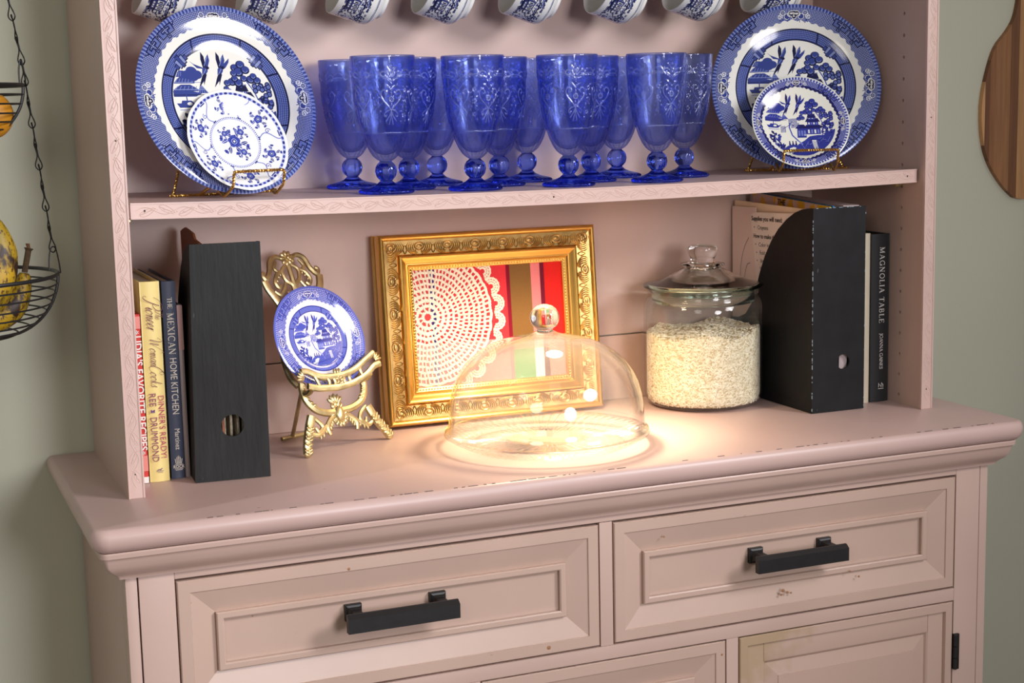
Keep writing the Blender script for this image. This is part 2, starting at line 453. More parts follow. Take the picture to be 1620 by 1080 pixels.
def flower_spray(p, th, r, sc, B, D, Lt, Wc):
    def T(u, v):
        a = th - u * sc / r; return ((r + v * sc) * math.cos(a), (r + v * sc) * math.sin(a))
    for sg in (-1, 1):
        p.disc(*T(1.9 * sg, .35), .42 * sc, Wc); p.disc(*T(1.9 * sg, .35), .34 * sc, B); p.disc(*T(1.9 * sg, .35), .16 * sc, Wc); p.disc(*T(1.9 * sg, .35), .1 * sc, D)
        p.disc(*T(1.25 * sg, -.35), .52 * sc, Wc); p.disc(*T(1.25 * sg, -.35), .44 * sc, B)
        p.spiral(*T(2.55 * sg, -.2), .5 * sc, th, 1.4 * sg, .13 * sc, Wc); p.spiral(*T(.75 * sg, -.05), .4 * sc, th + 1, -1.3 * sg, .13 * sc, Wc)
        for q in range(6):
            a = th + q * .62 * sg + 2.2; x, y = T((2.2 if q % 2 else .95) * sg, -.95); p.line([(x, y), (x + .42 * sc * math.cos(a), y + .42 * sc * math.sin(a))], .12 * sc, B)
    # dark cartouche
    for u, v, ru in ((0, 0, .55), (-.5, .1, .4), (.5, .1, .4), (0, -.45, .34)):
        p.disc(*T(u, v), (ru + .1) * sc, Wc)
    for u, v, ru in ((0, 0, .55), (-.5, .1, .4), (.5, .1, .4), (0, -.45, .34)):
        p.disc(*T(u, v), ru * sc, D)
    for u, v in ((0, .1), (-.35, .1), (.35, .1), (0, -.35), (-.6, .1), (.6, .1)): p.spiral(*T(u, v), .2 * sc, th + u * 3, 1.2, .09 * sc, Wc, 10)

def willow_plate(name, n, white, B, D, Lt, r_band, r_in0, r_in1, r_scene, soft_edge=0, hatch=150):
    p = Pic(n, n, white); X = p.x[None, :]; Y = p.y[:, None]; rr = np.sqrt(X * X + Y * Y); th = np.arctan2(Y, X)
    willow_scene(p, r_scene, 0, 0, B, D, Lt, white)
    p.a[rr > r_scene] = white
    # inner band
    if r_in1 > r_in0:
        m, q = lattice(X, Y, r_in0, r_in1, 110, 150); p.a[m] = B; p.a[m & q] = Lt
        for r, w in ((r_in0, .008), (r_in1, .008)): p.a[np.abs(rr - r) < w] = D
        for k in range(4):
            a0 = PI / 4 + k * PI / 2
            for q in range(-2, 3):
                ri = r_in0 - (.050, .036, .016)[abs(q)]; ro = r_in0 + (.085, .06, .035)[abs(q)]
                a1, a2 = a0 + (q - .5) * .06, a0 + (q + .5) * .06; pol = lambda r, t: (r * math.cos(t), r * math.sin(t))
                po = [pol(ri, a1), pol(ro, a1), pol(ro, a2), pol(ri, a2)]
                p.poly(po, Lt if q % 2 else B); p.line([po[0], po[3]], .012, D); p.line(po[1:3], .010, D); p.line(po[:2], .007, D)
            for sg in (-1, 1):
                a = a0 + .32 * sg; p.line([(r_in0 * math.cos(a), r_in0 * math.sin(a)), (r_in1 * math.cos(a + .05 * sg), r_in1 * math.sin(a + .05 * sg))], .018, D)
    # outer band
    wob = r_band + .009 * np.sin(th * 52) + .010 * np.sin(th * 8 + 1.57)
    m = rr > wob; p.a[m] = B; _, q = lattice(X, Y, 0, 2, hatch, hatch * 1.25); p.a[m & q] = white * .55 + Lt * .45
    sc = (1 - r_band) * .34
    mid = (r_band + 1) / 2 - .02
    if soft_edge:
        edge = (rr > wob) & (rr < wob + .05); p.a[edge] = D
    for k in range(4):
        flower_spray(p, PI / 2 + k * PI / 2, mid, sc, B, D, Lt, white)
        for s in (-1, 1): key_fret(p, PI / 4 + k * PI / 2 + s * .13 * (1 if soft_edge else 1), mid + .01, sc * .8, B, D, Lt)
    m = rr > .955; p.a[m] = B; p.a[m & (np.sin(th * 150) > .1)] = Lt
    return p, rr, th

WHITE = C3(226, 226, 218)
BL = C3(50, 64, 132); DK = C3(18, 22, 62); LT = C3(122, 136, 186)
pp, rr_, th_ = willow_plate('dinner', 1400, WHITE, BL, DK, LT, .80, .585, .705, .575)
IMG_dinner = pp.image('dinner_plate_print')
pp, rr_, th_ = willow_plate('side', 900, C3(226, 226, 214), C3(44, 52, 140), C3(24, 24, 88), C3(110, 120, 190), .78, 0, 0, .72, 1, 90)
m_ = (rr_ > .74) & (rr_ < .80 + .02 * np.sin(th_ * 20)); 
pp.a[(rr_ > .93)] = C3(44, 52, 140); pp.a[(rr_ > .93) & (np.sin(th_ * 95) > 0)] = C3(190, 196, 214); pp.a[rr_ > .975] = C3(215, 215, 205)
IMG_side = pp.image('side_plate_print')
pp, rr_, th_ = willow_plate('saucer', 900, C3(232, 234, 240), C3(78, 92, 190), C3(44, 54, 150), C3(150, 160, 226), .74, .53, .63, .52, 0, 80)
pp.a[rr_ > .965] = C3(96, 108, 200)
IMG_saucer = pp.image('small_plate_print')

def floral_plate(n):
    w = C3(232, 233, 232); B = C3(58, 72, 160); D = C3(36, 46, 120); L = C3(140, 152, 210)
    p = Pic(n, n, w); X = p.x[None, :]; Y = p.y[:, None]; rr = np.sqrt(X * X + Y * Y); th = np.arctan2(Y, X)
    p.a[(rr > .90) & (rr < .955)] = L * .6 + w * .4
    for k in range(60):
        a = 2 * PI * k / 60; p.ell(.93 * math.cos(a), .93 * math.sin(a), .022, .034, D if k % 2 else B, a)
    p.a[np.abs(rr - .475) < .006] = L
    for k in range(84):
        a = 2 * PI * k / 84; p.disc(.5 * math.cos(a), .5 * math.sin(a), .012, B)
    def bloom(x, y, s, a0):
        for k in range(5):
            a = a0 + k * 2 * PI / 5; p.disc(x + .55 * s * math.cos(a), y + .55 * s * math.sin(a), .52 * s, B)
        p.disc(x, y, .5 * s, L); p.disc(x, y, .36 * s, D); p.disc(x, y, .18 * s, w)
        for k in range(4): p.arc(x, y, .62 * s, a0 + k * 1.57, a0 + k * 1.57 + .9, .1 * s, D, 6)
    def leaf(x, y, a, s, c):
        p.ell(x + s * .6 * math.cos(a), y + s * .6 * math.sin(a), s * .6, s * .25, c, a); p.line([(x, y), (x + s * 1.1 * math.cos(a), y + s * 1.1 * math.sin(a))], s * .08, w)
    def spray(x, y, s, a0):
        for k, (da, d, q) in enumerate(((.6, 1.5, .7), (-.7, 1.5, .6), (2.6, 1.4, .7), (3.6, 1.6, .6), (1.6, 1.1, .5), (-1.8, 1.3, .5))):
            a = a0 + da; ex, ey = x + d * s * math.cos(a), y + d * s * math.sin(a)
            p.line([(x, y), (ex, ey)], .1 * s, B); leaf(x + .6 * d * s * math.cos(a), y + .6 * d * s * math.sin(a), a + .6, s * .8, D if k % 2 else B)
            for t in (-.5, 0, .5): p.ell(ex + .35 * s * math.cos(a + t), ey + .35 * s * math.sin(a + t), .22 * s, .13 * s, B if t else D, a + t)
        bloom(x, y, s * .8, a0)
    spray(-.02, .02, .15, .3); spray(.12, -.2, .08, 1.2); spray(-.18, .18, .07, 2); spray(.16, .2, .08, 0)
    for k in range(6):
        a = 2 * PI * (k + .5) / 6 + .12; spray(.71 * math.cos(a), .71 * math.sin(a), .095, a + 1.1)
        b = 2 * PI * k / 6 + .12
        P = [((.52 + .38 * t) * math.cos(b + .12 * math.sin(t * 5)), (.52 + .38 * t) * math.sin(b + .12 * math.sin(t * 5))) for t in [i / 12 for i in range(13)]]
        p.line(P, .018, L * .6 + B * .4); x, y = P[6]
        p.spiral(x + .05 * math.cos(b + 1.5), y + .05 * math.sin(b + 1.5), .05, b, 1.2, .012, B)
        for r in (.52, .89): p.line([(r * math.cos(b - .06), r * math.sin(b - .06)), (r * math.cos(b + .06), r * math.sin(b + .06))], .02, D)
    return p
IMG_floral = floral_plate(900).image('floral_plate_print')

def cup_band():
    w = C3(224, 226, 222); B = C3(56, 64, 112); D = C3(26, 30, 66); L = C3(116, 124, 164)
    p = Pic(1400, 480, w, asp=1400 / 480); rn = random.Random(5)
    A = 1400 / 480
    for rep in range(4):
        x0 = -A + (rep + .5) * A / 2
        for i in range(520):
            u = rn.gauss(0, .50); v = rn.uniform(-.62, .62)
            if abs(u) > .72: continue
            p.ell(x0 + u, v, rn.uniform(.02, .06), rn.uniform(.015, .045), (B, D, B, L)[i % 4], rn.random() * 3)
        for i in range(12): p.ell(x0 - .45 + rn.uniform(-.18, .18), .2 + rn.uniform(-.3, .2), .07, .05, w, rn.random())
        for (u, v, ww, h) in ((.1, -.1, .2, .36), (.08, .28, .14, .16)):
            p.poly([(x0 + u - ww, v), (x0 + u + ww, v), (x0 + u + ww, v + h), (x0 + u - ww, v + h)], B)
            p.poly([(x0 + u - ww * 1.3, v + h), (x0 + u + ww * 1.3, v + h), (x0 + u + ww * .8, v + h + .1), (x0 + u - ww * .8, v + h + .1)], D)
            for q in range(3):
                xa = x0 + u - ww * .75 + q * ww * .55
                p.poly([(xa, v + .05), (xa + ww * .35, v + .05), (xa + ww * .35, v + h - .04), (xa, v + h - .04)], w); p.poly([(xa + .015, v + .08), (xa + ww * .35 - .015, v + .08), (xa + ww * .35 - .015, v + h - .1), (xa + .015, v + h - .1)], D)
        p.line([(x0 - .5, -.4), (x0 + .6, -.3)], .05, D); p.line([(x0 - .3, -.2), (x0 - .1, -.1), (x0 + .5, -.22)], .03, w)
        for i in range(10): p.ell(x0 + rn.uniform(-.66, .66), .56 + rn.uniform(-.04, .06), .05, .03, (B, D)[i % 2], rn.random())
    return p
IMG_cup = cup_band().image('teacup_print')

def plaid():
    p = Pic(700, 560, C3(200, 62, 66), asp=700 / 560); A = 700 / 560
    # x -A..A spans 0.30 m (0.405..0.705), y spans 0.24 m (0.02..0.26)
    fx = lambda x: (x - .405) / .30 * 2 * A - A
    fy = lambda z: (z - .02) / .24 * 2 - 1
    def stripe(x0, x1, c): p.a[:, (p.x > fx(x0)) & (p.x < fx(x1))] = c
    for x0, x1, c in ((.405, .47, (200, 70, 70)), (.47, .478, (60, 50, 110)), (.478, .592, (204, 52, 60)), (.592, .598, (120, 24, 40)), (.598, .632, (122, 88, 48)), (.632, .647, (214, 120, 120)), (.647, .654, (104, 26, 44)), (.654, .72, (206, 38, 34))): stripe(x0, x1, C3(*c))
    band = (p.y > fy(.035)) & (p.y < fy(.118))
    p.a[band] = p.a[band] * .45 + C3(206, 206, 196) * .55
    b2 = band & (p.y < fy(.1)); m = (p.x > fx(.598)) & (p.x < fx(.632)); p.a[np.ix_(b2, m)] = C3(112, 150, 112)
    m = (p.x > fx(.632)) & (p.x < fx(.647)); p.a[np.ix_(b2, m)] = C3(206, 200, 196); m = (p.x > fx(.647)) & (p.x < fx(.656)); p.a[np.ix_(b2, m)] = C3(110, 90, 92)
    n = np.random.RandomState(2).rand(560, 700, 1).astype(np.float32); p.a *= .94 + .1 * n
    return p
IMG_plaid = plaid().image('plaid_fabric_print')
# ------------------------------------------------------------------ materials
PINK = rgb(194, 167, 155)
m_pink = M_paint('pink_paint', PINK)
m_pink_worn = M_paint('worn_pink_paint', rgb(190, 164, 149), wear=0.6)
m_black_gap = M_plain('dark_gap', rgb(30, 22, 20), 0.9)
m_iron = M_plain('black_iron', rgb(26, 25, 26), 0.42, 0.0, 0.15, 60, 0.15, 300)
m_wall = M_plain('sage_wall_paint', rgb(198, 200, 180), 0.85, 0, 0.02, 4, 0.25, 420)
m_floor = M_plain('floor_boards', rgb(120, 92, 70), 0.5, 0, 0.15, 8)
m_brass = M_plain('aged_brass', rgb(202, 184, 136), 0.33, 0.85, 0.25, 60, 0.3, 160)
m_goldwire = M_plain('gold_wire', rgb(196, 154, 84), 0.28, 0.95, 0.1, 90)
m_hole = M_plain('dark_peg_hole', rgb(60, 50, 42), 0.8)

# ------------------------------------------------------------------ the room
YW = 0.306
def structure(o): o['kind'] = 'structure'; return o
wb = MB().box(-2.6, 4.2, YW, YW + 0.1, -0.9, 1.9); structure(wb.build('wall_back', m_wall, smooth=0))
fl = MB().box(-2.6, 4.2, -3.9, YW + 0.1, -0.95, -0.9); structure(fl.build('floor', m_floor, smooth=0))
bbm = MB()
bbm.box(-2.6, 4.2, YW - 0.012, YW, -0.9, -0.8, 0.003); structure(bbm.build('baseboard_back', M_plain('white_trim_paint', rgb(205, 203, 196), 0.5)))

# ------------------------------------------------------------------ sideboard
YB = 0.297
YD = -0.1012
sb = thing('sideboard', (0.575, 0.09, -0.9), 'pink painted wooden sideboard with black bar pulls under the open shelf unit', 'sideboard')
# worktop: moulded profile swept round left side, front and right side
AX, YC = 0.0752, -0.131
def path(off):
    """outline inset by off; corners slightly rounded"""
    x0, x1, y0 = -AX + off, WI + AX - off, YC + off
    r = max(0.003, 0.012 - off); pts = [(x0, YB + .006)]
    for k in range(5):
        a = PI + k * PI / 8; pts.append((x0 + r + r * math.cos(a), y0 + r + r * math.sin(a)))
    for k in range(5):
        a = 1.5 * PI + k * PI / 8; pts.append((x1 - r + r * math.cos(a), y0 + r + r * math.sin(a)))
    pts.append((x1, YB + .006)); return pts
def sweep(prof, top=False, bottom=False):
    mb = MB(); rows = [[(x, y, z) for x, y in path(o)] for o, z in prof]; n = len(rows[0])
    vs = [p for r_ in rows for p in r_]; fs = []
    for i in range(len(rows) - 1):
        for j in range(n - 1): fs.append((i * n + j, i * n + j + 1, (i + 1) * n + j + 1, (i + 1) * n + j))
    if top: fs.append(tuple(range(n)))
    if bottom: fs.append(tuple((len(rows) - 1) * n + j for j in range(n - 1, -1, -1)))
    fs.append(tuple([i * n for i in range(len(rows))] + [i * n + n - 1 for i in range(len(rows) - 1, -1, -1)]))
    return mb.add(vs, fs)
top_prof = [(0.0, 0.0), (-0.0035, -0.0012), (-0.0065, -0.0045), (-0.008, -0.010), (-0.0078, -0.016), (-0.005, -0.023), (0.000, -0.0275), (0.004, -0.029)]
m_top = M_paint('worktop_paint', rgb(196, 168, 160), wear=0.55)
worktop = sweep(top_prof, True, True).build('worktop', m_top, sb, smooth=40)
cove = [(0.004, -0.0292), (0.0025, -0.0292), (0.0015, -0.031), (0.002, -0.036), (0.0055, -0.0365), (0.0072, -0.041), (0.0095, -0.049), (0.014, -0.056), (0.020, -0.061), (0.0225, -0.064), (0.0235, -0.067), (0.029, -0.068)]
sweep(cove, False, True).build('cove_moulding', m_pink, sb, smooth=32)
# worn line where the worktop edge has lost its paint
chip = MB(); rn = random.Random(11)
x = 0.05
while x < 1.19:
    L = rn.uniform(.0015, .013)
    if rn.random() < .62: chip.box(x, x + L, YC - .0008, YC + rn.uniform(.0006, .0016), -.0005, .00025)
    x += L + rn.uniform(.0005, .009)
chip.build('chipped_edge', M_plain('bare_chipped_edge', rgb(112, 96, 92), 0.8), sb, smooth=0)['kind'] = 'stuff'
rust = MB().ball((-AX + .009, YC + .002, -.0065), .0035, sc=(1.5, .9, .9)); rust.build('rust_spot', M_plain('rust_brown', rgb(112, 62, 30), 0.8), sb)

# carcass
EX = 0.0428; ZB = -0.90; ZT = -0.068
car = MB()
car.box(-EX + .012, WI + EX - .012, YD + .022, YB, ZB + .02, ZT)
carc = car.build('carcass', m_pink, sb, smooth=0)
for sx in (0, 1):
    xa, xb = (-EX, -EX + .012) if sx == 0 else (WI + EX - .012, WI + EX)
    MB().box(xa, xb, YD + .010, YB, ZB, ZT, .001).build('side_panel', m_pink, sb)
    # front stile with a bead along its outer edge
    st = MB()
    g = .0148
    if sx == 0: st.box(-EX + g, 0.0135, YD, YD + .03, ZB, ZT, .0006); bead = MB().box(-EX - .0008, -EX + g - .0012, YD + .0005, YD + .03, ZB, ZT, .004)
    else: st.box(WI - 0.0135, WI + EX - g, YD, YD + .03, ZB, ZT, .0006); bead = MB().box(WI + EX - g + .0012, WI + EX + .0008, YD + .0005, YD + .03, ZB, ZT, .004)
    st.build('stile', m_pink, sb); bead.build('corner_bead', m_pink, sb)
MB().box(0.0138, WI - .0138, YD, YD + .024, -.0768, ZT, .0005).build('top_rail', m_pink, sb)
MB().box(0.0138, WI - .0138, YD, YD + .024, -.2648, -.2465, .0006).build('middle_rail', m_pink, sb)
MB().box(0.575 - .0092, 0.575 + .0092, YD + .0005, YD + .024, -.2462, -.0778, .0006).build('divider', m_pink, sb)
D1, D2 = 0.3962, 0.7540        # lower bays
for xc in (D1 - .0113, D2 + .0113):
    MB().box(xc - .0092, xc + .0092, YD + .0005, YD + .024, -.86, -.2652, .0006).build('divider', m_pink, sb)
MB().box(0.0138, WI - .0138, YD, YD + .024, ZB + .02, -.80, .0006).build('bottom_rail', m_pink, sb)

def panel_front(x0, x1, z0, z1, parent_obj, mat, name='drawer', deep=.0):
    """moulded front: flat border, bevel falling inwards, raised bead frame, flat field"""
    def rect(i, y): return [(x0 + i, y, z0 + i), (x1 - i, y, z0 + i), (x1 - i, y, z1 - i), (x0 + i, y, z1 - i)]
    y = YD - .001
    L = [rect(.0, y + .018), rect(.0, y + .0015), rect(.0012, y), rect(.0150, y), rect(.0158, y + .0018), rect(.0172, y + .0022), rect(.0455, y + .0105)]
    mb = MB(); vs = [p for r_ in L for p in r_]; fs = []
    for i in range(len(L) - 1):
        for j in range(4): fs.append((i * 4 + j, i * 4 + (j + 1) % 4, i * 4 + 4 + (j + 1) % 4, i * 4 + 4 + j))
    fs.append(tuple((len(L) - 1) * 4 + j for j in range(4))); fs.append((3, 2, 1, 0))
    mb.add(vs, fs)
    dr = mb.build(name, mat, parent_obj, smooth=0)
    # bead frame, four mitred strips
    prof = [(.0455, y + .0105), (.0455, y + .0048), (.0468, y + .0034), (.0528, y + .0034), (.0545, y + .0046), (.0545, y + .0100)]
    mb = MB(); L = [rect(i, yy) for i, yy in prof]; vs = [p for r_ in L for p in r_]; fs = []
    for i in range(len(L) - 1):
        for j in range(4): fs.append((i * 4 + j, i * 4 + (j + 1) % 4, i * 4 + 4 + (j + 1) % 4, i * 4 + 4 + j))
    mb.add(vs, fs).build('bead_frame', mat, dr, smooth=0)
    return dr
def pull(xa, xb, zc, dr):
    """black bar pull on two square posts"""
    h = .0225; yb = YD - .031
    bar = MB()
    c = .0045
    P = [(yb + .009, zc - h / 2), (yb + .009, zc + h / 2), (yb + .0065, zc + h / 2), (yb, zc + h / 2 - c), (yb, zc - h / 2)]
    bar.prism(P, 'x', xa, xb)
    b = bar.build('bar_handle', m_iron, dr, smooth=0)
    for xp in (xa + .017, xb - .017):
        po_ = MB(); k = 4
        ring = lambda s_, y_: [(xp - s_, y_, zc + .004 - s_), (xp + s_, y_, zc + .004 - s_), (xp + s_, y_, zc + .004 + s_), (xp - s_, y_, zc + .004 + s_)]
        L = [ring(.0105, YD + .0100), ring(.0105, YD + .0035), ring(.0098, YD + .0025), ring(.0075, YD + .0015), ring(.0055, YD - .003), ring(.0055, yb + .008)]
        vs = [p for r_ in L for p in r_]; fs = [(3, 2, 1, 0), tuple(20 + j for j in range(4))]
        for i in range(len(L) - 1):
            for j in range(4): fs.append((i * 4 + j, i * 4 + (j + 1) % 4, i * 4 + 4 + (j + 1) % 4, i * 4 + 4 + j))
        po_.add(vs, fs).build('handle_post', m_iron, dr, smooth=0)
Z1, Z2 = -.0804, -.2439
dl = panel_front(.0154, .5638, Z2, Z1, sb, m_pink_worn); pull(.2135, .3580, -.1545, dl)
dr_ = panel_front(.5862, 1.1346, Z2, Z1, sb, m_pink_worn); pull(.788, .9325, -.1580, dr_)
zz = -.267
for k in range(3):
    d = panel_front(D1, D2, zz - .1668, zz, sb, m_pink_worn)
    pull(.503, .647, zz - .078, d); zz -= .178
# doors: flat frame with joints, raised panel
def door(x0, x1, z0, z1, hinge_right):
    y = YD - .001
    def rect(i, yy, X0=x0, X1=x1, Za=z0, Zb=z1): return [(X0 + i, yy, Za + i), (X1 - i, yy, Za + i), (X1 - i, yy, Zb - i), (X0 + i, yy, Zb - i)]
    def loft(L, cap=True, back=False):
        mb = MB(); vs = [p for r_ in L for p in r_]; fs = []
        for i in range(len(L) - 1):
            for j in range(4): fs.append((i * 4 + j, i * 4 + (j + 1) % 4, i * 4 + 4 + (j + 1) % 4, i * 4 + 4 + j))
        if cap: fs.append(tuple((len(L) - 1) * 4 + j for j in range(4)))
        if back: fs.append((3, 2, 1, 0))
        return mb.add(vs, fs)
    d = loft([rect(0, y + .018), rect(0, y + .0015), rect(.0012, y), rect(.0125, y), rect(.0135, y + .004), rect(.0145, y + .0100)], True, True).build('door', m_door, sb, smooth=0)
    i = .0140; w = .0265; yf = y + .0048
    for xa, xb in ((x0 + i, x0 + i + w), (x1 - i - w, x1 - i)):
        MB().box(xa, xb, yf, y + .0098, z0 + i, z1 - i, .0004).build('door_stile', m_door, d)
    for za, zb in ((z1 - i - w, z1 - i), (z0 + i, z0 + i + w)):
        MB().box(x0 + i + w + .0005, x1 - i - w - .0005, yf, y + .0098, za, zb, .0004).build('door_rail', m_door, d)
    a = i + w
    loft([rect(a, y + .0050), rect(a + .002, y + .0062), rect(a + .004, y + .0092), rect(a + .005, y + .0092), rect(a + .024, y + .0062), rect(a + .0245, y + .0052)]).build('raised_panel', m_door, d, smooth=0)
    xk = x0 + .025 if hinge_right else x1 - .025
    kn = MB().lathe([(0, .022), (.010, .0205), (.012, .015), (.008, .008), (.005, .004), (.007, 0)], 16, Matrix.Translation((xk, yf, -.46)) @ Matrix.Rotation(PI / 2, 4, 'X')); kn.build('knob', m_iron, d)
    for zc in (-.3425, -.70):
        xh = x1 + .0060 if hinge_right else x0 - .0060
        h = MB().box(xh - .0045, xh + .0045, YD - .004, YD + .004, zc - .027, zc + .027, .0008)
        for q in range(3): h.tube([(xh - .003, YD - .004, zc - .026 + q * .018), (xh - .003, YD - .004, zc - .010 + q * .018)], .0032, 8)
        h.build('hinge', m_iron, d)
# the right door's paint has yellowed and worn through along its top left corner
def M_stained(name, x0, z1):
    m = N(name); m.b.inputs['Roughness'].default_value = .45
    g = m.n('ShaderNodeNewGeometry').outputs['Position']; sx = m.n('ShaderNodeSeparateXYZ'); m.l(g, sx.inputs[0])
    dx = m.math('MULTIPLY', m.math('SUBTRACT', sx.outputs[0], x0), 8.0); dz = m.math('MULTIPLY', m.math('SUBTRACT', z1, sx.outputs[2]), 9.0)
    dist = m.math('ADD', dx, dz); nz = m.noise(g, 40, 4)
    v = m.math('ADD', dist, m.math('MULTIPLY', m.math('SUBTRACT', nz, .5), 1.4))
    fac = m.ramp(v, (.45, (1, 1, 1)), (1.0, (0, 0, 0)))
    m.l(m.mixc(m.math('MULTIPLY', fac, .75), rgb(189, 162, 147), rgb(168, 144, 110)), m.b.inputs['Base Color'])
    return m.m
m_door = M_stained('stained_pink_paint', .79, -.267)
door(.7764, 1.1346, -.79, -.267, True)
m_door = m_pink_worn
door(.0154, .3736, -.79, -.267, False)
# grime spots on the fronts
sp = MB(); rn = random.Random(4)
for (x, z, s_) in ((.225, -.093, .0022), (.221, -.0915, .001), (.845, -.2085, .0025), (.852, -.212, .002), (.842, -.214, .0018), (.858, -.2135, .0015), (.955, -.196, .0015), (.748, -.2855, .002), (.66, -.108, .0014), (.49, -.235, .003), (.97, -.2055, .0016)):
    sp.ball((x, YD - .0008, z), s_, 6, 4, sc=(1.2, .25, 1))
sp.build('paint_spot', M_plain('brown_spot', rgb(150, 108, 74), .8), sb)['kind'] = 'stuff'

# ------------------------------------------------------------------ open shelf unit (hutch)
TP = 0.019; ZH = 0.92
hu = thing('hutch', (0.575, 0.15, 0.0), 'pink painted open shelf unit with carved vine trim standing on the sideboard', 'shelf unit')
YP = 0.0565                                  # column of peg holes
def side(x_in, sgn, name):
    """side board with one visible column of drilled holes on its inner face (x = x_in)"""
    mb = MB(); xo = x_in + sgn * TP; hs = .0317; zc0 = .0137
    n = int((ZH - .02) / hs); zlo, zhi = zc0 - hs / 2, zc0 - hs / 2 + n * hs
    ya, yb = YP - .010, YP + .010
    q = lambda a, b, c, d: mb.add([a, b, c, d], [(0, 1, 2, 3)])
    for (y0, y1, z0, z1) in ((.004, ya, 0, ZH), (yb, YB, 0, ZH), (ya, yb, 0, max(zlo, 0.0001)), (ya, yb, zhi, ZH)):
        q((x_in, y0, z0), (x_in, y1, z0), (x_in, y1, z1), (x_in, y0, z1))
    for k in range(n):
        zc = zc0 + k * hs; r = .0027; z0 = max(zc - hs / 2, 0); z1 = zc + hs / 2
        o8 = [(YP + r * math.cos(PI / 4 * j), zc + r * math.sin(PI / 4 * j)) for j in range(8)]
        s8 = [(yb, zc), (yb, z1), (YP, z1), (ya, z1), (ya, zc), (ya, z0), (YP, z0), (yb, z0)]
        vs = [(x_in, *p) for p in o8] + [(x_in, *p) for p in s8] + [(x_in + sgn * .008, *p) for p in o8]
        mb.add(vs, [(j, (j + 1) % 8, 8 + (j + 1) % 8, 8 + j) for j in range(8)] + [(j, (j + 1) % 8, 16 + (j + 1) % 8, 16 + j) for j in range(8)] + [tuple(16 + j for j in range(8))])
    # other faces
    q((xo, .004, 0), (xo, YB, 0), (xo, YB, ZH), (xo, .004, ZH))
    q((x_in, .004, 0), (xo, .004, 0), (xo, .004, ZH), (x_in, .004, ZH)); q((x_in, YB, 0), (xo, YB, 0), (xo, YB, ZH), (x_in, YB, ZH))
    q((x_in, .004, 0), (xo, .004, 0), (xo, YB, 0), (x_in, YB, 0)); q((x_in, .004, ZH), (xo, .004, ZH), (xo, YB, ZH), (x_in, YB, ZH))
    # weld
    o = mb.build('side_panel', m_pink, hu, smooth=0, recalc=False)
    bm = bmesh.new(); bm.from_mesh(o.data); bmesh.ops.remove_doubles(bm, verts=bm.verts, dist=1e-6); bmesh.ops.recalc_face_normals(bm, faces=bm.faces); bm.to_mesh(o.data); bm.free()
    return o
sl_ = side(0.0, -1, 'l'); sr_ = side(WI, 1, 'r')

def vine(mb, L, wd, M):
    """carved relief: running vine with curled leaves, local x along the strip, y across, z out"""
    FL = lambda M: (Vector((0, 0, 1)), .8)
    pitch = .047; n = int(L / pitch)
    pts = []
    for i in range(n * 12 + 1):
        x = i * pitch / 12; pts.append((x + (L - n * pitch) / 2, wd * .26 * math.sin(2 * PI * x / pitch), .0))
    mb.tube(pts, .0005, 5, M=M, flat=FL(M))
    for k in range(n):
        x0 = (L - n * pitch) / 2 + k * pitch
        for sg, xo in ((1, .30), (-1, .80)):
            cx, cy = x0 + xo * pitch, -sg * wd * .10
            lp = [(cx - .009, cy - sg * .004, 0), (cx - .003, cy - sg * .0052, 0), (cx + .005, cy - sg * .0008, 0), (cx + .009, cy + sg * .0045, 0), (cx + .001, cy + sg * .004, 0), (cx - .006, cy + sg * .0006, 0)]
            mb.tube(smooth_path(lp, 3, True), .0004, 4, closed=True, M=M, flat=FL(M))
            mb.tube([(cx - .008, cy - sg * .003, 0), (cx + .006, cy + sg * .003, 0)], .0005, 4, M=M)
            mb.ball((cx - .002, cy, -.0004), .0016, 6, 4, M=M, sc=(2.2, 1, .5))
            for q in range(3): mb.ball((x0 + (xo + .16) * pitch + q * .0024, sg * wd * (.22 - .07 * q), -.0002), .0009, 5, 4, M=M, sc=(1.5, 1, .6))
def trim_strip(parent, x0, x1, z0, z1, L, M, wd):
    """flat strip with a thin lip at both long edges"""
    t = MB(); 
    t.box(0, L, -wd / 2, wd / 2, -.004, 0, .0004, M)
    for s_ in (-1, 1): t.box(0, L, s_ * wd / 2 - .0011, s_ * wd / 2 + .0011, -.004, .0009, .0004, M)
    o = t.build('carved_trim', m_trim, parent)
    v = MB(); vine(v, L, wd, M); o2 = v.build('carved_vine', m_trim, o, smooth=60)
    for q in (.03, L * .47, L - .03): MB().ball((q, wd * .03, 0.0001), .0011, 6, 4, M=M, sc=(1, 1, .4)).build('nail_hole', m_hole, o)
    return o
m_trim = M_paint('trim_paint', rgb(203, 175, 165), wear=.3)
for xc in (-.0088, WI + .0088):
    trim_strip(hu, 0, 0, 0, 0, ZH, frame((xc, 0.0, 0.0002), (0, 0, 1), (-1, 0, 0)), .0175)
# back boards: upper and lower sheet meet in a seam
bp = MB().box(0.0005, WI - .0005, YB, YB + .006, .1040, ZH - .001); bp.build('back_panel', m_pink, hu, smooth=0)
bp = MB().box(0.0005, WI - .0005, YB - .0016, YB + .005, .0005, .1020); bp.build('back_panel', m_pink, hu, smooth=0)
# upper shelf from which the cups hang, top board
ZU = 0.716
us = MB().box(0.0008, WI - .0008, .012, YB - .001, ZU, ZU + .019, .0008); us.build('upper_shelf', m_pink, hu)
tb = MB().box(-TP - .02, WI + TP + .02, -.02, YB + .006, ZH + .0002, ZH + .03, .004); tb.build('top_board', m_pink, hu)

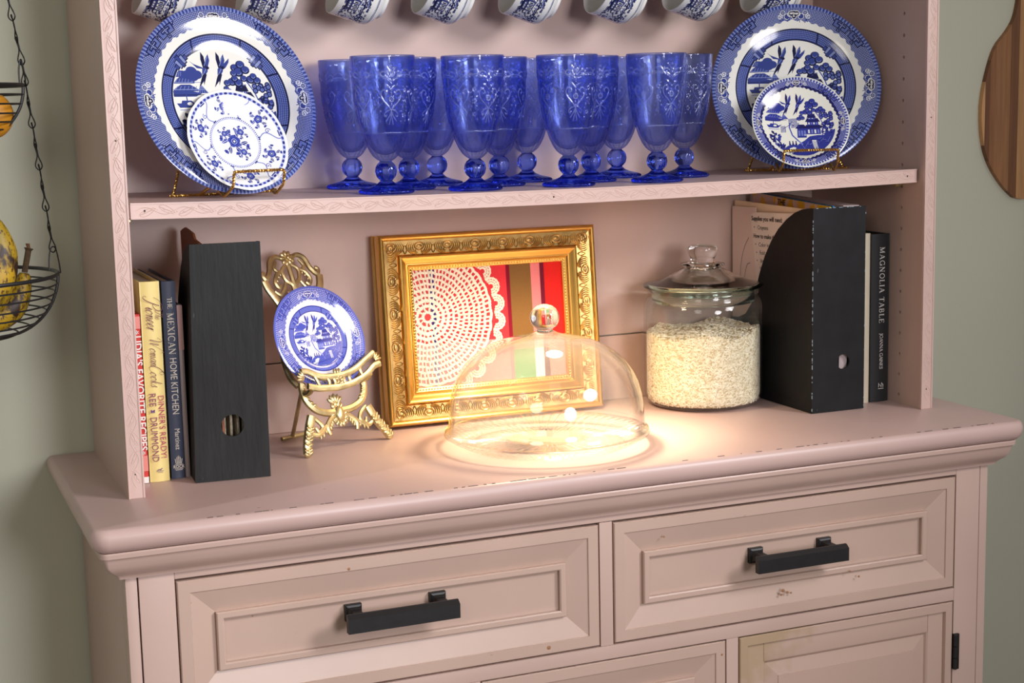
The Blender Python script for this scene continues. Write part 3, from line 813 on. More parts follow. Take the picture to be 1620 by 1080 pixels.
# the adjustable shelf, sagging under its load
sh = thing('adjustable_shelf', (0.575, 0.155, 0.34), 'pink adjustable shelf with carved vine front edge, carrying the blue goblets and plates', 'shelf')
YS = 0.0136
nseg = 24; mb = MB(); x0, x1 = .0022, WI - .0022
def slab(mb, x0, x1, y0, y1, dz0, dz1, n):
    vs = []; fs = []
    for i in range(n + 1):
        x = x0 + (x1 - x0) * i / n; z = zshelf(x)
        vs += [(x, y0, z + dz0), (x, y1, z + dz0), (x, y1, z + dz1), (x, y0, z + dz1)]
    for i in range(n):
        a = i * 4
        for j in range(4): fs.append((a + j, a + (j + 1) % 4, a + 4 + (j + 1) % 4, a + 4 + j))
    fs += [(3, 2, 1, 0), tuple(n * 4 + j for j in range(4))]
    return mb.add(vs, fs)
slab(MB(), x0, x1, YS + .0042, YB - .001, -.0185, 0, 24).build('board', M_paint('shelf_paint', rgb(196, 170, 163), wear=.5), sh, smooth=0)
tr_ = slab(slab(slab(MB(), x0 + .003, x1 - .003, YS, YS + .004, -.0190, 0.0004, 24), x0 + .003, x1 - .003, YS - .0009, YS + .001, -.0190, -.0172, 24), x0 + .003, x1 - .003, YS - .0008, YS + .001, -.0012, .0006, 24)
tro = tr_.build('carved_trim', m_trim, sh, smooth=0)
v = MB(); vine(v, WI - .012, .0165, frame((.006, YS, 0), (1, 0, 0), (0, 0, 1)))
v.v = [(x, y, z + zshelf(x) - .0092) for x, y, z in v.v]
v.build('carved_vine', m_trim, tro, smooth=60)
for q in (.022, .56, WI - .022): MB().ball((q, YS - .0003, zshelf(q) - .009), .0012, 6, 4, sc=(1, .4, 1.2)).build('nail_hole', m_hole, tro)
for x_, sg in ((WI, -1), (0, 1)):
    for y_ in (.0600, .235):
        pin = MB(); pin.tube([(x_ - sg * .004, y_, ZS0 - .0235), (x_ + sg * .011, y_, ZS0 - .0235)], .0042, 10)
        pin.build('shelf_pin', m_brass, hu)
# ------------------------------------------------------------------ blue goblets
def goblet_relief():
    """height map of one 60-degree sector of the pressed pattern, metres; rows run from z=.046 to z=.179"""
    w_, h_ = 220, 660; U0, U1, Z0, Z1 = -.0221, .0221, .046, .179
    X = (np.linspace(U0, U1, w_, endpoint=False))[None, :]; Z = np.linspace(Z0, Z1, h_)[:, None]; H = np.zeros((h_, w_))
    def dot(x, z, r, h=.0010):
        h = h * .9
        for dx in (-.0442, 0, .0442):
            d2 = ((X - x - dx) ** 2 + (Z - z) ** 2) / (r * r); H[:] = np.maximum(H, h * np.sqrt(np.clip(1 - d2, 0, 1)))
    def stroke(P, r=.0008, h=.0010):
        h = h * .85
        for (a, b), (c, d) in zip(P[:-1], P[1:]):
            for o in (-.0442, 0, .0442):
                dx, dz = c - a, d - b; t = np.clip(((X - a - o) * dx + (Z - b) * dz) / (dx * dx + dz * dz + 1e-15), 0, 1)
                q = ((X - a - o - t * dx) ** 2 + (Z - b - t * dz) ** 2) / (r * r); H[:] = np.maximum(H, h * np.sqrt(np.clip(1 - q, 0, 1)))
    def curve(P, r=.0008, h=.0010): stroke([tuple(p)[:2] for p in smooth_path([(a, b, 0) for a, b in P], 5)], r, h)
    n = 20
    for i in range(n):
        dot(U0 + (i + .5) * .0442 / n, .0787, .0009, .0011)
        u = U0 + (i + .5) * .0442 / n; dot(u, .1435 + .0075 * math.sin(PI / 2 * abs(u) / .0221) ** .8, .0008, .0010)
    curve([(u, .1462 + .0075 * math.sin(PI / 2 * abs(u) / .0221) ** .8) for u in np.linspace(U0, U1, 15)], .0007, .0008)
    for s in (-1, 1):
        curve([(s * .0005, .109), (s * .006, .115), (s * .0125, .122), (s * .0145, .129), (s * .0115, .134), (s * .0075, .133), (s * .006, .1295), (s * .008, .128)], .0009, .0013)      # heart
        curve([(0, .1325), (s * .003, .137), (s * .0085, .1405)], .0007, .001); curve([(s * .001, .109), (s * .006, .1075), (s * .0105, .1035), (s * .0095, .100), (s * .007, .1015)], .0008, .0011)
        curve([(0, .108), (s * .003, .101), (s * .008, .0945)], .001, .0012); curve([(0, .106), (s * .0012, .098), (s * .0032, .090)], .001, .0012)
        curve([(s * .002, .150), (s * .006, .156), (s * .0115, .1575), (s * .0145, .1535), (s * .0115, .1505), (s * .009, .1525)], .0008, .0011)   # top scrolls
        curve([(s * .0145, .1545), (s * .018, .159), (s * .0215, .160)], .0007, .001); curve([(0, .151), (s * .003, .1585), (s * .0065, .163)], .0008, .0011)
        for z in (.112, .124): dot(s * .0185, z, .0012)
        for k in range(5): dot(s * .0221 + .0026 * math.cos(k * 1.2566), .118 + .0026 * math.sin(k * 1.2566), .0011); dot(s * .0221 + .0024 * math.cos(k * 1.2566), .101 + .0024 * math.sin(k * 1.2566), .001); dot(s * .0221 + .0022 * math.cos(k * 1.2566), .133 + .0022 * math.sin(k * 1.2566), .001)
        dot(s * .0165, .107, .001); dot(s * .0175, .094, .001); dot(s * .0168, .130, .001); dot(s * .0185, .138, .001)
    for k in range(8): dot(.0032 * math.cos(k * PI / 4), .1225 + .0034 * math.sin(k * PI / 4), .0014, .0012)
    dot(0, .1225, .0014, .0015); dot(0, .129, .0012); dot(0, .1145, .0013); dot(0, .1635, .0013); dot(0, .158, .0014); dot(0, .142, .0009)
    return H, Z0, Z1
def make_goblet():
    t = thing('goblet', (0, 0, 0), 'blue', 'goblet', 'blue pressed glass goblets on the pink shelf')
    H, Z0, Z1 = goblet_relief(); n = 432
    outer = [(.0076, .0420), (.0085, .0428), (.0120, .0447), (.0165, .0488), (.0212, .0555), (.0260, .0655), (.0300, .0775), (.0335, .091), (.0362, .106), (.0383, .122), (.0400, .140), (.0413, .158), (.0421, .172), (.0424, .1775)]
    zs = np.concatenate([np.linspace(.0420, .0478, 8), np.linspace(.049, .174, 190), np.linspace(.1748, .1776, 5)])
    ro = np.interp(zs, [p[1] for p in outer], [p[0] for p in outer])
    th = np.arange(n) * 2 * PI / n
    col = (np.arange(n) % (n // 6)) * (H.shape[1] / (n // 6)); c0 = col.astype(int) % H.shape[1]
    rows = np.clip((zs - Z0) / (Z1 - Z0) * (H.shape[0] - 1), 0, H.shape[0] - 1).astype(int)
    disp = H[rows][:, c0]
    fl = np.clip((.0778 - zs) / .006, 0, 1) * np.clip((zs - .0425) / .006, 0, 1)
    disp = disp + fl[:, None] * (-.0011 * (1 - np.abs(np.cos(th * 8)))[None, :])
    rr = ro[:, None] + disp
    vs = np.stack([rr * np.cos(th), rr * np.sin(th), np.broadcast_to(zs[:, None], rr.shape)], -1).reshape(-1, 3)
    m = len(zs)
    inner = [(.0421, .1788), (.0412, .1790), (.0403, .1784), (.0399, .172), (.0390, .157), (.0376, .140), (.0358, .122), (.0336, .106), (.0308, .091), (.0273, .0785), (.0228, .067), (.0170, .0580), (.0105, .0525), (.004, .0505)]
    vi = np.array([[(r * math.cos(a), r * math.sin(a), z) for a in th] for r, z in inner]).reshape(-1, 3)
    V = np.concatenate([vs, vi, [[0, 0, .0502]]]); k = m + len(inner)
    i, j = np.meshgrid(np.arange(k - 1), np.arange(n), indexing='ij'); j2 = (j + 1) % n
    F = np.stack([i * n + j, i * n + j2, (i + 1) * n + j2, (i + 1) * n + j], -1).reshape(-1, 4)
    fs = [tuple(f) for f in F.tolist()] + [((k - 1) * n + q, (k - 1) * n + (q + 1) % n, k * n) for q in range(n)]
    me = bpy.data.meshes.new('bowl'); me.from_pydata(V.tolist(), [], fs); me.polygons.foreach_set('use_smooth', [True] * len(me.polygons)); me.update()
    me.materials.append(m_blue); me.materials.append(m_lit_relief)
    hi = (disp > .00020); hf = hi[:-1] & hi[1:]; hf = (hf & np.roll(hf, -1, 1)).ravel()
    mi = np.zeros(len(me.polygons), np.int32); mi[:hf.size] = hf; me.polygons.foreach_set('material_index', mi); b = bpy.data.objects.new('bowl', me); COL.objects.link(b); b.parent = t
    # stem ball and foot: open shells that close against the bowl, so the glass is one solid inside
    ball = [(.0080, .0168), (.0088, .0178), (.0112, .0200), (.0134, .0235), (.0144, .0290), (.0137, .0345), (.0115, .0385), (.0088, .0408), (.0076, .0420)]
    rf = lambda r, z, a: r * (1 + .03 * math.cos(12 * a) * max(0, 1 - abs(z - .029) / .011))
    st = MB().lathe(ball, 72, rfun=rf); st.build('stem', m_blue_deep, t, True, recalc=False, smooth=60)
    foot = [(0, .0012), (.020, .0010), (.030, 0), (.0345, 0), (.0365, .0012), (.0372, .0030), (.0362, .0048), (.0325, .0064), (.0260, .0078), (.0190, .0096), (.0130, .0122), (.0098, .0148), (.0082, .0163), (.0080, .0168)]
    rf = lambda r, z, a: r * (1 - .045 * (.5 - .5 * math.cos(28 * a)) * max(0, (r - .012) / .025) * (1 if z > .001 else .3))
    ft = MB().lathe(foot, 168, rfun=rf); ft.build('foot', m_blue_deep, t, True, recalc=False, smooth=60)
    return t
def M_bowl_glass(name, t0, t1, refr, body, f0, bodyc, gr=.05):
    """tinted glass wall: colour deepens where the view runs along the wall"""
    m = N(name); m.t.nodes.remove(m.b)
    lw = m.n('ShaderNodeLayerWeight', Blend=0.5)
    col = m.ramp(lw.outputs['Facing'], (.15, t0), (.6, t1), (.95, (.16, .22, .90)))
    tr = m.n('ShaderNodeBsdfTransparent'); m.l(col, tr.inputs[0])
    rf = m.n('ShaderNodeBsdfRefraction', Roughness=.02, IOR=1.30); m.l(col, rf.inputs[0])
    tm = m.n('ShaderNodeMixShader', Fac=refr); m.l(tr.outputs[0], tm.inputs[1]); m.l(rf.outputs[0], tm.inputs[2])
    gl = m.n('ShaderNodeBsdfGlossy', Color=(.9, .94, 1, 1), Roughness=gr)
    df = m.n('ShaderNodeBsdfTranslucent', Color=bodyc); d2 = m.n('ShaderNodeBsdfDiffuse', Color=bodyc)
    e = m.n('ShaderNodeMixShader', Fac=.5); m.l(df.outputs[0], e.inputs[1]); m.l(d2.outputs[0], e.inputs[2])
    a = m.n('ShaderNodeMixShader', Fac=body); m.l(tm.outputs[0], a.inputs[1]); m.l(e.outputs[0], a.inputs[2])
    fr = m.math('ADD', m.math('MULTIPLY', m.math('POWER', lw.outputs['Facing'], 3.5), .5), f0)
    c = m.n('ShaderNodeMixShader'); m.l(fr, c.inputs[0]); m.l(a.outputs[0], c.inputs[1]); m.l(gl.outputs[0], c.inputs[2]); m.l(c.outputs[0], m.out.inputs[0])
    return m.m
m_blue = M_bowl_glass('blue_glass', (.74, .80, .985), (.62, .69, .975), .22, .035, .05, (.22, .30, .92, 1))
m_lit_relief = M_bowl_glass('blue_glass_lit_relief', (.60, .68, .98), (.40, .48, .96), .4, .34, .16, (.46, .56, 1.0, 1), .14)  # raised pattern: the light it catches is put into a paler, milkier colour
m_blue_deep = M_glass('deep_blue_glass', (0.46, 0.56, 0.98, 1), 1.45)
gob = make_goblet()
G = [(.3525, .245, 'leftmost blue goblet, in the back row beside the large left plate'),
     (.3505, .085, 'blue goblet nearest the left end of the front row'),
     (.4095, .165, 'blue goblet in the middle row between the first two front row goblets'),
     (.4800, .245, 'blue goblet in the back row, half hidden left of the second front row goblet'),
     (.4765, .085, 'second blue goblet of the front row counted from the left'),
     (.5440, .165, 'blue goblet in the middle row just right of the second front row goblet'),
     (.6210, .245, 'blue goblet in the back row left of the third front row goblet'),
     (.6150, .085, 'third blue goblet of the front row counted from the left'),
     (.6870, .165, 'blue goblet in the middle row just right of the third front row goblet'),
     (.7685, .245, 'blue goblet in the back row left of the fourth front row goblet'),
     (.7525, .085, 'fourth blue goblet of the front row, nearest the right plate end'),
     (.8400, .165, 'rightmost blue goblet, in the middle row beside the large right plate')]
for i, (x, y, lab) in enumerate(G):
    loc = (x, y, zshelf(x) + .0003); rz = R(-8 + 13 * ((i * 5) % 7) % 60)
    if i == 0: gob.location = loc; gob.rotation_euler = (0, 0, rz); gob['label'] = lab
    else: dup(gob, loc, (0, 0, rz), lab)

# ------------------------------------------------------------------ plates
def planar(Rr): return lambda c: (c.x / Rr * .5 + .5, c.y / Rr * .5 + .5)
def plate(name, D, c, lean, yaw, img, prof, label, cat, scallop=0, tint=None, group=None, n=96):
    ux = Vector((math.cos(yaw), math.sin(yaw), 0)); nb = Vector((-math.sin(yaw), math.cos(yaw), 0))
    up = Vector((0, 0, 1)) * math.cos(lean) + nb * math.sin(lean)
    M = frame((0, 0, 0), ux, up); Rr = D / 2
    P = [(r * Rr, z * Rr) for r, z in prof]
    rf = (lambda r, z, a: r * (1 + scallop * abs(math.cos(6 * a)) * (r / Rr) ** 3)) if scallop else None
    mb = MB().lathe(P, n, rfun=rf)
    o = mb.build(name, M_image(name + '_glaze', img, .10), None, True, smooth=50, uvf=planar(Rr))
    o.matrix_world = M; o.location = c
    return tag(o, label, cat, group)
dinner = [(0, -.055), (.50, -.055), (.52, -.075), (.56, -.075), (.58, -.055), (.70, -.035), (.86, .01), (.985, .035), (1.0, .048), (.985, .056), (.86, .040), (.73, .015), (.66, -.010), (.575, -.026), (.52, -.028), (0, -.028)]
saucer = [(0, -.10), (.42, -.10), (.44, -.125), (.50, -.125), (.52, -.10), (.70, -.06), (.90, .01), (.985, .045), (1.0, .06), (.98, .068), (.88, .04), (.70, -.02), (.58, -.055), (.48, -.07), (0, -.07)]
plate('dinner_plate', .254, (.1571, .1456, .4765 + .0012), R(17.3), R(15), IMG_dinner, dinner, 'large blue willow dinner plate leaning on the wire stand left of the goblets', 'plate')
plate('dinner_plate', .2535, (1.0234, .1503, .4798 + .0012), R(14.5), R(-24.8), IMG_dinner, dinner, 'large blue willow dinner plate leaning on the wire stand right of the goblets', 'plate')
plate('side_plate', .1405, (.1620, .1190, .4253 + .001), R(25.5), R(16.2), IMG_floral, saucer, 'small white plate with blue flower sprays in front of the left dinner plate', 'plate', .012)
plate('side_plate', .1475, (1.0040, .1070, .4277 + .001), R(26), R(-17.5), IMG_side, saucer, 'small dark blue willow plate in front of the right dinner plate', 'plate')

# ------------------------------------------------------------------ twisted gold wire stands
def twisted(mb, pts, r=.00115, pitch=.0075, M=None):
    P = resample(smooth_path(pts, 14), .0009)
    Q1, Q2 = [], []; ref = None
    for i, p in enumerate(P):
        t = (P[min(i + 1, len(P) - 1)] - P[max(i - 1, 0)]).normalized()
        if ref is None: ref = t.orthogonal()
        u = (ref - t * ref.dot(t)).normalized(); ref = u; w = t.cross(u); a = 2 * PI * i * .0009 / pitch
        d = (u * math.cos(a) + w * math.sin(a)) * r
        Q1.append(p + d); Q2.append(p - d)
    mb.tube(Q1, r * 1.02, 5, M=M); mb.tube(Q2, r * 1.02, 5, M=M)
def corner(*P, f=.18):
    """keeps bends tight when the path is smoothed"""
    P = [Vector(p) for p in P]; out = [P[0]]
    for a, b, c in zip(P[:-2], P[1:-1], P[2:]):
        d1 = min((a - b).length * f, .006); d2 = min((c - b).length * f, .006)
        out += [b + (a - b).normalized() * d1, b + ((a - b).normalized() * d1 + (c - b).normalized() * d2) * .25, b + (c - b).normalized() * d2]
    return out + [P[-1]]
def wire_stand(loc, yaw, label, hw):
    t = thing('plate_stand', loc, label, 'plate stand', 'twisted wire plate stands', (0, 0, yaw))
    a = .0024
    f = MB(); twisted(f, corner((-hw, .060, a), (-hw, .018, .017), (-hw - .001, -.012, a), (-hw, -.036, .016), (-hw, -.040, .034), (hw, -.040, .034), (hw, -.036, .016), (hw + .001, -.012, a), (hw, .018, .017), (hw, .060, a)))
    f.build('front_loop', m_goldwire, t, True, smooth=60)
    b = MB(); twisted(b, corner((-hw + .006, .100, .085), (-.074, .058, a), (.074, .058, a), (hw - .006, .100, .085)))
    b.build('rear_brace', m_goldwire, t, True, smooth=60)
    return t
wire_stand((.1690, .1150, zshelf(.169)), R(15), 'twisted gold wire stand holding the left pair of plates', .036)
wire_stand((1.0130, .1080, zshelf(1.013)), R(-20), 'twisted gold wire stand holding the right pair of plates', .040)

# ------------------------------------------------------------------ hanging teacups
def make_cup():
    t = thing('teacup', (0, 0, 0), 'cup', 'teacup', 'willow pattern teacups hanging in a row')
    h = .069
    prof = [(0, .0045), (.0230, .0045), (.0245, 0), (.0275, 0), (.0288, .0015), (.0288, .0042), (.0318, .0064), (.0362, .0096), (.0402, .0138), (.0425, .0182), (.0432, .024), (.0434, .050), (.0437, .0675), (.0432, h), (.0422, h), (.0416, .0675), (.0410, .05), (.0408, .030), (.0398, .0215), (.036, .0155), (.030, .0115), (.018, .0095), (0, .009)]
    def uv(c):
        a = math.atan2(c.y, c.x) / (2 * PI) + .5
        v = (c.z - .019) / (.067 - .019)
        r = math.hypot(c.x, c.y)
        if r < .0422 or (c.z > .02 and r < .0421): return (.5, 0.999)
        return (a * .999, min(.999, max(0.001, v * .84 + .08)))
    b = MB().lathe(prof, 64)
    o = b.build('body', M_image('teacup_glaze', IMG_cup, .10), t, True, smooth=45, uvf=uv)
    # UV seam: keep each face on one side of the wrap
    ul = o.data.uv_layers[0].data
    for p in o.data.polygons:
        us = [ul[k].uv[0] for k in p.loop_indices]
        if max(us) - min(us) > .5:
            for k in p.loop_indices:
                if ul[k].uv[0] < .5: ul[k].uv[0] += 1.0
    hd = MB().tube(smooth_path([(.0420, 0, .058), (.052, 0, .0605), (.064, 0, .055), (.069, 0, .043), (.065, 0, .030), (.054, 0, .0225), (.0415, 0, .0235)], 6), [.0036] * 37, 8, flat=(Vector((0, 1, 0)), 1.25))
    hd.build('handle', m_white_glaze, t, True)
    return t
m_white_glaze = M_plain('white_glaze', rgb(226, 226, 218), .1)
cup = make_cup()
TILT = R(18.5)
Xc = Vector((math.sin(TILT), 0, math.cos(TILT))); Zc = Vector((-math.cos(TILT), 0, math.sin(TILT)))
CR = Matrix((Xc, Zc.cross(Xc), Zc)).transposed()
CL = ['teacup hanging at the left end of the row, partly behind the left dinner plate',
      'second hanging teacup from the left, over the right edge of the left dinner plate',
      'third hanging teacup from the left, above the leftmost blue goblets', 'fourth hanging teacup from the left, above the second front goblet',
      'fifth hanging teacup from the left, above the third front goblet', 'sixth hanging teacup from the left, above the fourth front goblet',
      'seventh hanging teacup from the left, beside the top of the right dinner plate', 'teacup hanging at the right end of the row, behind the right dinner plate']
for i, (x, zl) in enumerate(((.0554, .5929), (.1912, .5936), (.3186, .5937), (.4442, .5934), (.5758, .5936), (.7146, .5936), (.8414, .5973), (.9812, .5969))):
    yj = (.004, -.003, 0, .002, -.002, .003, -.004, .002)[i]
    low = Vector((x, .215 + yj, zl))
    c = low - .069 * Zc + .0432 * Xc
    rot = (Matrix.Rotation(R((2, -3, 0, 1, -1, 2, 3, -2)[i]), 3, 'Z') @ CR).to_euler()
    if i == 0: cup.location = c; cup.rotation_euler = rot; cup['label'] = CL[0]
    else: dup(cup, c, rot, CL[i])
    top = c + Xc * .0655 + Zc * .043
    hk = MB(); hk.tube(smooth_path([(top.x - .002, top.y, top.z - .006), (top.x + .002, top.y - .002, top.z - .0075), (top.x + .0075, top.y, top.z - .003), (top.x + .008, top.y, top.z + .006), (top.x + .002, top.y, top.z + .012), (top.x, top.y, ZU + .004)], 5), .0013, 6)
    hk.build('cup_hook', m_brass, hu)
# ------------------------------------------------------------------ lettering
def bfont(text, size, M, mat, parent, name='lettering', shear=0.0, width=1.0, bold=0.0, align='CENTER', space=1.0, fit=None):
    cu = bpy.data.curves.new('text', 'FONT'); cu.body = text; cu.size = size; cu.shear = shear; cu.offset = bold
    cu.align_x = align; cu.align_y = 'CENTER'; cu.resolution_u = 3; cu.extrude = .00004; cu.space_character = space
    o = bpy.data.objects.new('text', cu); COL.objects.link(o)
    bpy.context.view_layer.update()
    me = o.evaluated_get(bpy.context.evaluated_depsgraph_get()).to_mesh()
    xs = [v.co.x for v in me.vertices]
    if fit: width = fit / (max(xs) - min(xs))
    mb = MB(); mb.add([Vector((v.co.x * width, v.co.y, v.co.z)) for v in me.vertices], [tuple(p.vertices) for p in me.polygons], M)
    bpy.data.objects.remove(o, do_unlink=True); bpy.data.curves.remove(cu)
    return mb.build(name, mat, parent, smooth=0, recalc=False)
def ribbon(mb, P, w, M):
    """flat pen stroke of width w (number or list) in the local xy plane"""
    P = [Vector((p[0], p[1], 0)) for p in P]; n = len(P); vs = []
    for i, p in enumerate(P):
        t = (P[min(i + 1, n - 1)] - P[max(i - 1, 0)])
        t = t.normalized() if t.length > 1e-9 else Vector((1, 0, 0)); q = Vector((-t.y, t.x, 0)); ww = (w[i] if isinstance(w, list) else w) / 2
        vs += [p + q * ww, p - q * ww]
    mb.add(vs, [(2 * i, 2 * i + 1, 2 * i + 3, 2 * i + 2) for i in range(n - 1)], M)
def arcp(cx, cy, rx, ry, a0, a1, n=14): return [(cx + rx * math.cos(R(a0 + (a1 - a0) * i / n)), cy + ry * math.sin(R(a0 + (a1 - a0) * i / n))) for i in range(n + 1)]
K_, k_ = .15, .06        # thick and thin strokes of the roman capitals
SERIF = {   # advance, strokes (points, width), serifs (x centre, y, half length)
 'T': (.82, [([(.38, 0), (.38, 1)], K_), ([(.02, .97), (.74, .97)], k_), ([(.03, .97), (.03, .78)], k_), ([(.73, .97), (.73, .78)], k_)], [(.38, .02, .15)]),
 'H': (.98, [([(.15, 0), (.15, 1)], K_), ([(.75, 0), (.75, 1)], K_), ([(.15, .52), (.75, .52)], k_)], [(.15, .02, .15), (.15, .98, .15), (.75, .02, .15), (.75, .98, .15)]),
 'E': (.80, [([(.15, 0), (.15, 1)], K_), ([(.05, .97), (.62, .97)], k_), ([(.05, .03), (.66, .03)], k_), ([(.15, .52), (.5, .52)], k_), ([(.62, .97), (.62, .8)], k_), ([(.66, .03), (.66, .22)], k_), ([(.5, .62), (.5, .42)], k_)], []),
 'M': (1.15, [([(.15, 0), (.17, 1)], k_), ([(.17, 1), (.52, .04)], K_), ([(.52, .04), (.88, 1)], k_), ([(.88, 1), (.9, 0)], K_)], [(.15, .02, .12), (.9, .02, .15), (.13, .98, .12), (.92, .98, .12)]),
 'X': (.92, [([(.12, 1), (.72, 0)], K_), ([(.7, 1), (.1, 0)], k_)], [(.12, .98, .13), (.7, .98, .13), (.1, .02, .13), (.72, .02, .14)]),
 'I': (.42, [([(.18, 0), (.18, 1)], K_)], [(.18, .02, .16), (.18, .98, .16)]),
 'C': (.92, [(arcp(.48, .5, .38, .47, 48, 312), .11), ([(.78, .98), (.77, .72)], k_)], []),
 'A': (.92, [([(.1, 0), (.42, 1)], k_), ([(.42, 1), (.76, 0)], K_), ([(.2, .34), (.64, .34)], k_)], [(.1, .02, .13), (.76, .02, .16)]),
 'N': (1.0, [([(.15, 0), (.15, 1)], k_), ([(.15, 1), (.76, .02)], K_), ([(.77, 0), (.77, 1)], k_)], [(.15, .02, .13), (.12, .98, .12), (.77, .98, .13)]),
 'G': (1.0, [(arcp(.48, .5, .38, .47, 48, 330), .11), ([(.8, .02), (.8, .42)], K_), ([(.78, .98), (.77, .72)], k_)], [(.78, .43, .16)]),
 'O': (1.02, [(arcp(.48, .5, .38, .47, 0, 360, 22), .11)], []),
 'L': (.76, [([(.15, 0), (.15, 1)], K_), ([(.05, .03), (.64, .03)], k_), ([(.64, .03), (.64, .24)], k_)], [(.15, .98, .16)]),
 'B': (.84, [([(.15, 0), (.15, 1)], K_), (arcp(.3, .76, .28, .22, 90, -90), .09), (arcp(.32, .27, .33, .25, 90, -90), .1), ([(.05, .97), (.32, .97)], k_), ([(.05, .03), (.32, .03)], k_), ([(.15, .53), (.32, .53)], k_)], []),
 'J': (.5, [([(.22, 1), (.22, .1), (.16, -.1), (.0, -.16)], K_)], [(.22, .98, .16)]),
 'S': (.72, [([(.56, .78), (.5, .94), (.33, .98), (.14, .88), (.14, .7), (.33, .55), (.52, .4), (.54, .2), (.36, .03), (.14, .06), (.08, .25)], .11)], []),
 ' ': (.5, [], [])}
def serif_text(text, size, M, mat, parent, track=0.0, fit=None):
    if fit: track = (fit / size - sum(SERIF[c][0] for c in text)) / len(text)
    mb = MB(); total = sum(SERIF[c][0] + track for c in text); x = -total / 2
    for c in text:
        adv, st, se = SERIF[c]
        for P, w in st: ribbon(mb, [((px + x) * size, (py - .5) * size) for px, py in P], w * size, M)
        for sx, sy, hl in se: ribbon(mb, [((sx - hl + x) * size, (sy - .5) * size), ((sx + hl + x) * size, (sy - .5) * size)], .05 * size, M)
        x += adv + track
    return mb.build('lettering', mat, parent, smooth=0, recalc=False)
SCRIPT = {
 'o': (.72, [[(.35, .95), (.08, .7), (.02, .3), (.2, .02), (.45, .15), (.55, .55), (.42, .9), (.35, .95), (.5, .8), (.8, .85)]]),
 'i': (.42, [[(0, .3), (.2, .95), (.15, .3), (.25, .02), (.45, .2)], [(.22, 1.35), (.24, 1.42)]]),
 'n': (.70, [[(0, .5), (.12, .95), (.1, 0)], [(.1, .5), (.3, .9), (.45, .8), (.42, .2), (.5, .02), (.72, .25)]]),
 'e': (.56, [[(0, .35), (.35, .55), (.4, .85), (.25, .97), (.05, .6), (.05, .25), (.2, .02), (.4, .1), (.6, .35)]]),
 'r': (.48, [[(0, .4), (.15, .95), (.12, 0)], [(.12, .55), (.28, .9), (.48, .92)]]),
 'm': (1.04, [[(0, .5), (.12, .95), (.1, 0)], [(.1, .5), (.28, .9), (.4, .8), (.38, 0)], [(.38, .5), (.6, .9), (.74, .8), (.72, .2), (.8, .02), (1.04, .25)]]),
 'a': (.72, [[(.5, .8), (.3, .97), (.08, .7), (.03, .3), (.15, .03), (.35, .15), (.5, .8)], [(.52, .95), (.48, .3), (.55, .02), (.75, .25)]]),
 'k': (.62, [[(.1, 1.9), (.08, 0)], [(.08, .5), (.4, .95)], [(.15, .55), (.42, .05), (.65, .2)]]),
 's': (.48, [[(0, .2), (.3, 1.0), (.22, .7), (.4, .3), (.25, .02), (.02, .1)]]),
 'h': (.66, [[(.1, 1.9), (.08, 0)], [(.08, .5), (.3, .9), (.43, .75), (.42, .2), (.5, .02), (.68, .2)]]),
 'T': (.95, [[(-.1, 1.7), (.2, 1.95), (.9, 1.85)], [(.5, 1.9), (.38, .4), (.1, 0), (-.15, .25)]]),
 'P': (1.1, [[(.45, 2.0), (.3, .4), (.0, -.3), (-.4, -.1), (-.3, .2)], [(-.55, 1.2), (-.35, 1.9), (.3, 2.35), (1.1, 2.2), (1.2, 1.5), (.75, 1.05), (.3, 1.2)]]),
 'W': (1.75, [[(-.5, 1.4), (-.2, 2.1), (.15, 1.8), (.25, .05), (.75, 1.7), (.85, .05), (1.35, 1.6), (1.8, 2.4), (2.0, 2.1)]]),
 'C': (1.15, [[(1.0, 1.5), (1.15, 1.95), (.8, 2.3), (.2, 1.7), (0, .8), (.25, .05), (.8, -.05), (1.2, .4)], [(.8, 2.3), (.55, 2.1), (.7, 1.8)]]),
 ' ': (.5, [])}
def script_text(mb, text, size, M, x0=0.0, y0=0.0, sl=.35):
    x = 0
    for c in text:
        adv, st = SCRIPT[c]
        for P in st:
            Q = smooth_path([(a, b, 0) for a, b in P], 5); n = len(Q)
            W_ = []
            for i in range(n):
                d = Q[min(i + 1, n - 1)] - Q[max(i - 1, 0)]; W_.append((.05 + .065 * max(0, -d.y / (d.length + 1e-6))) * size)
            ribbon(mb, [((q.x + x + sl * q.y) * size + x0, q.y * size + y0) for q in Q], W_, M)
        x += adv
    return x * size
def spine(x, y, z): return frame((x, y, z), (0, 0, -1), (1, 0, 0))     # writing that runs down a spine facing the room

# ------------------------------------------------------------------ cookbooks, left
m_page = M_plain('book_pages', rgb(205, 196, 178), .9, 0, .06, 300)
def book(label, x0, x1, y0, h, depth, cover, group=None, lean=0.0, pages=None, rnd=.0025, cat='book'):
    t = thing('cookbook', ((x0 + x1) / 2, y0 + depth / 2, 0.0003), label, cat, group)
    c = MB(); c.box(x0, x0 + .0022, y0 + .002, y0 + depth, .0003, h, .0004); c.box(x1 - .0022, x1, y0 + .002, y0 + depth, .0003, h, .0004)
    c.build('cover', cover, t)
    s = MB(); n = 5; w = (x1 - x0)
    poly = [(x0, y0 + .006)] + [(x0 + w * i / n, y0 + rnd * (1 - math.sin(PI * i / n)) * .6) for i in range(n + 1)] + [(x1, y0 + .006)]
    s.prism(poly, 'z', .0003, h).build('spine', cover, t, smooth=40)
    MB().box(x0 + .0022, x1 - .0022, y0 + .0065, y0 + depth - .003, .004, h - .004).build('pages', pages or m_page, t, smooth=0)
    return t
m_white_ink = M_plain('white_ink', rgb(226, 222, 214), .6); m_plum = M_plain('plum_ink', rgb(132, 62, 92), .6); m_brown = M_plain('brown_script_ink', rgb(118, 66, 70), .6)
m_red_ink = M_plain('crimson_ink', rgb(170, 60, 92), .6)
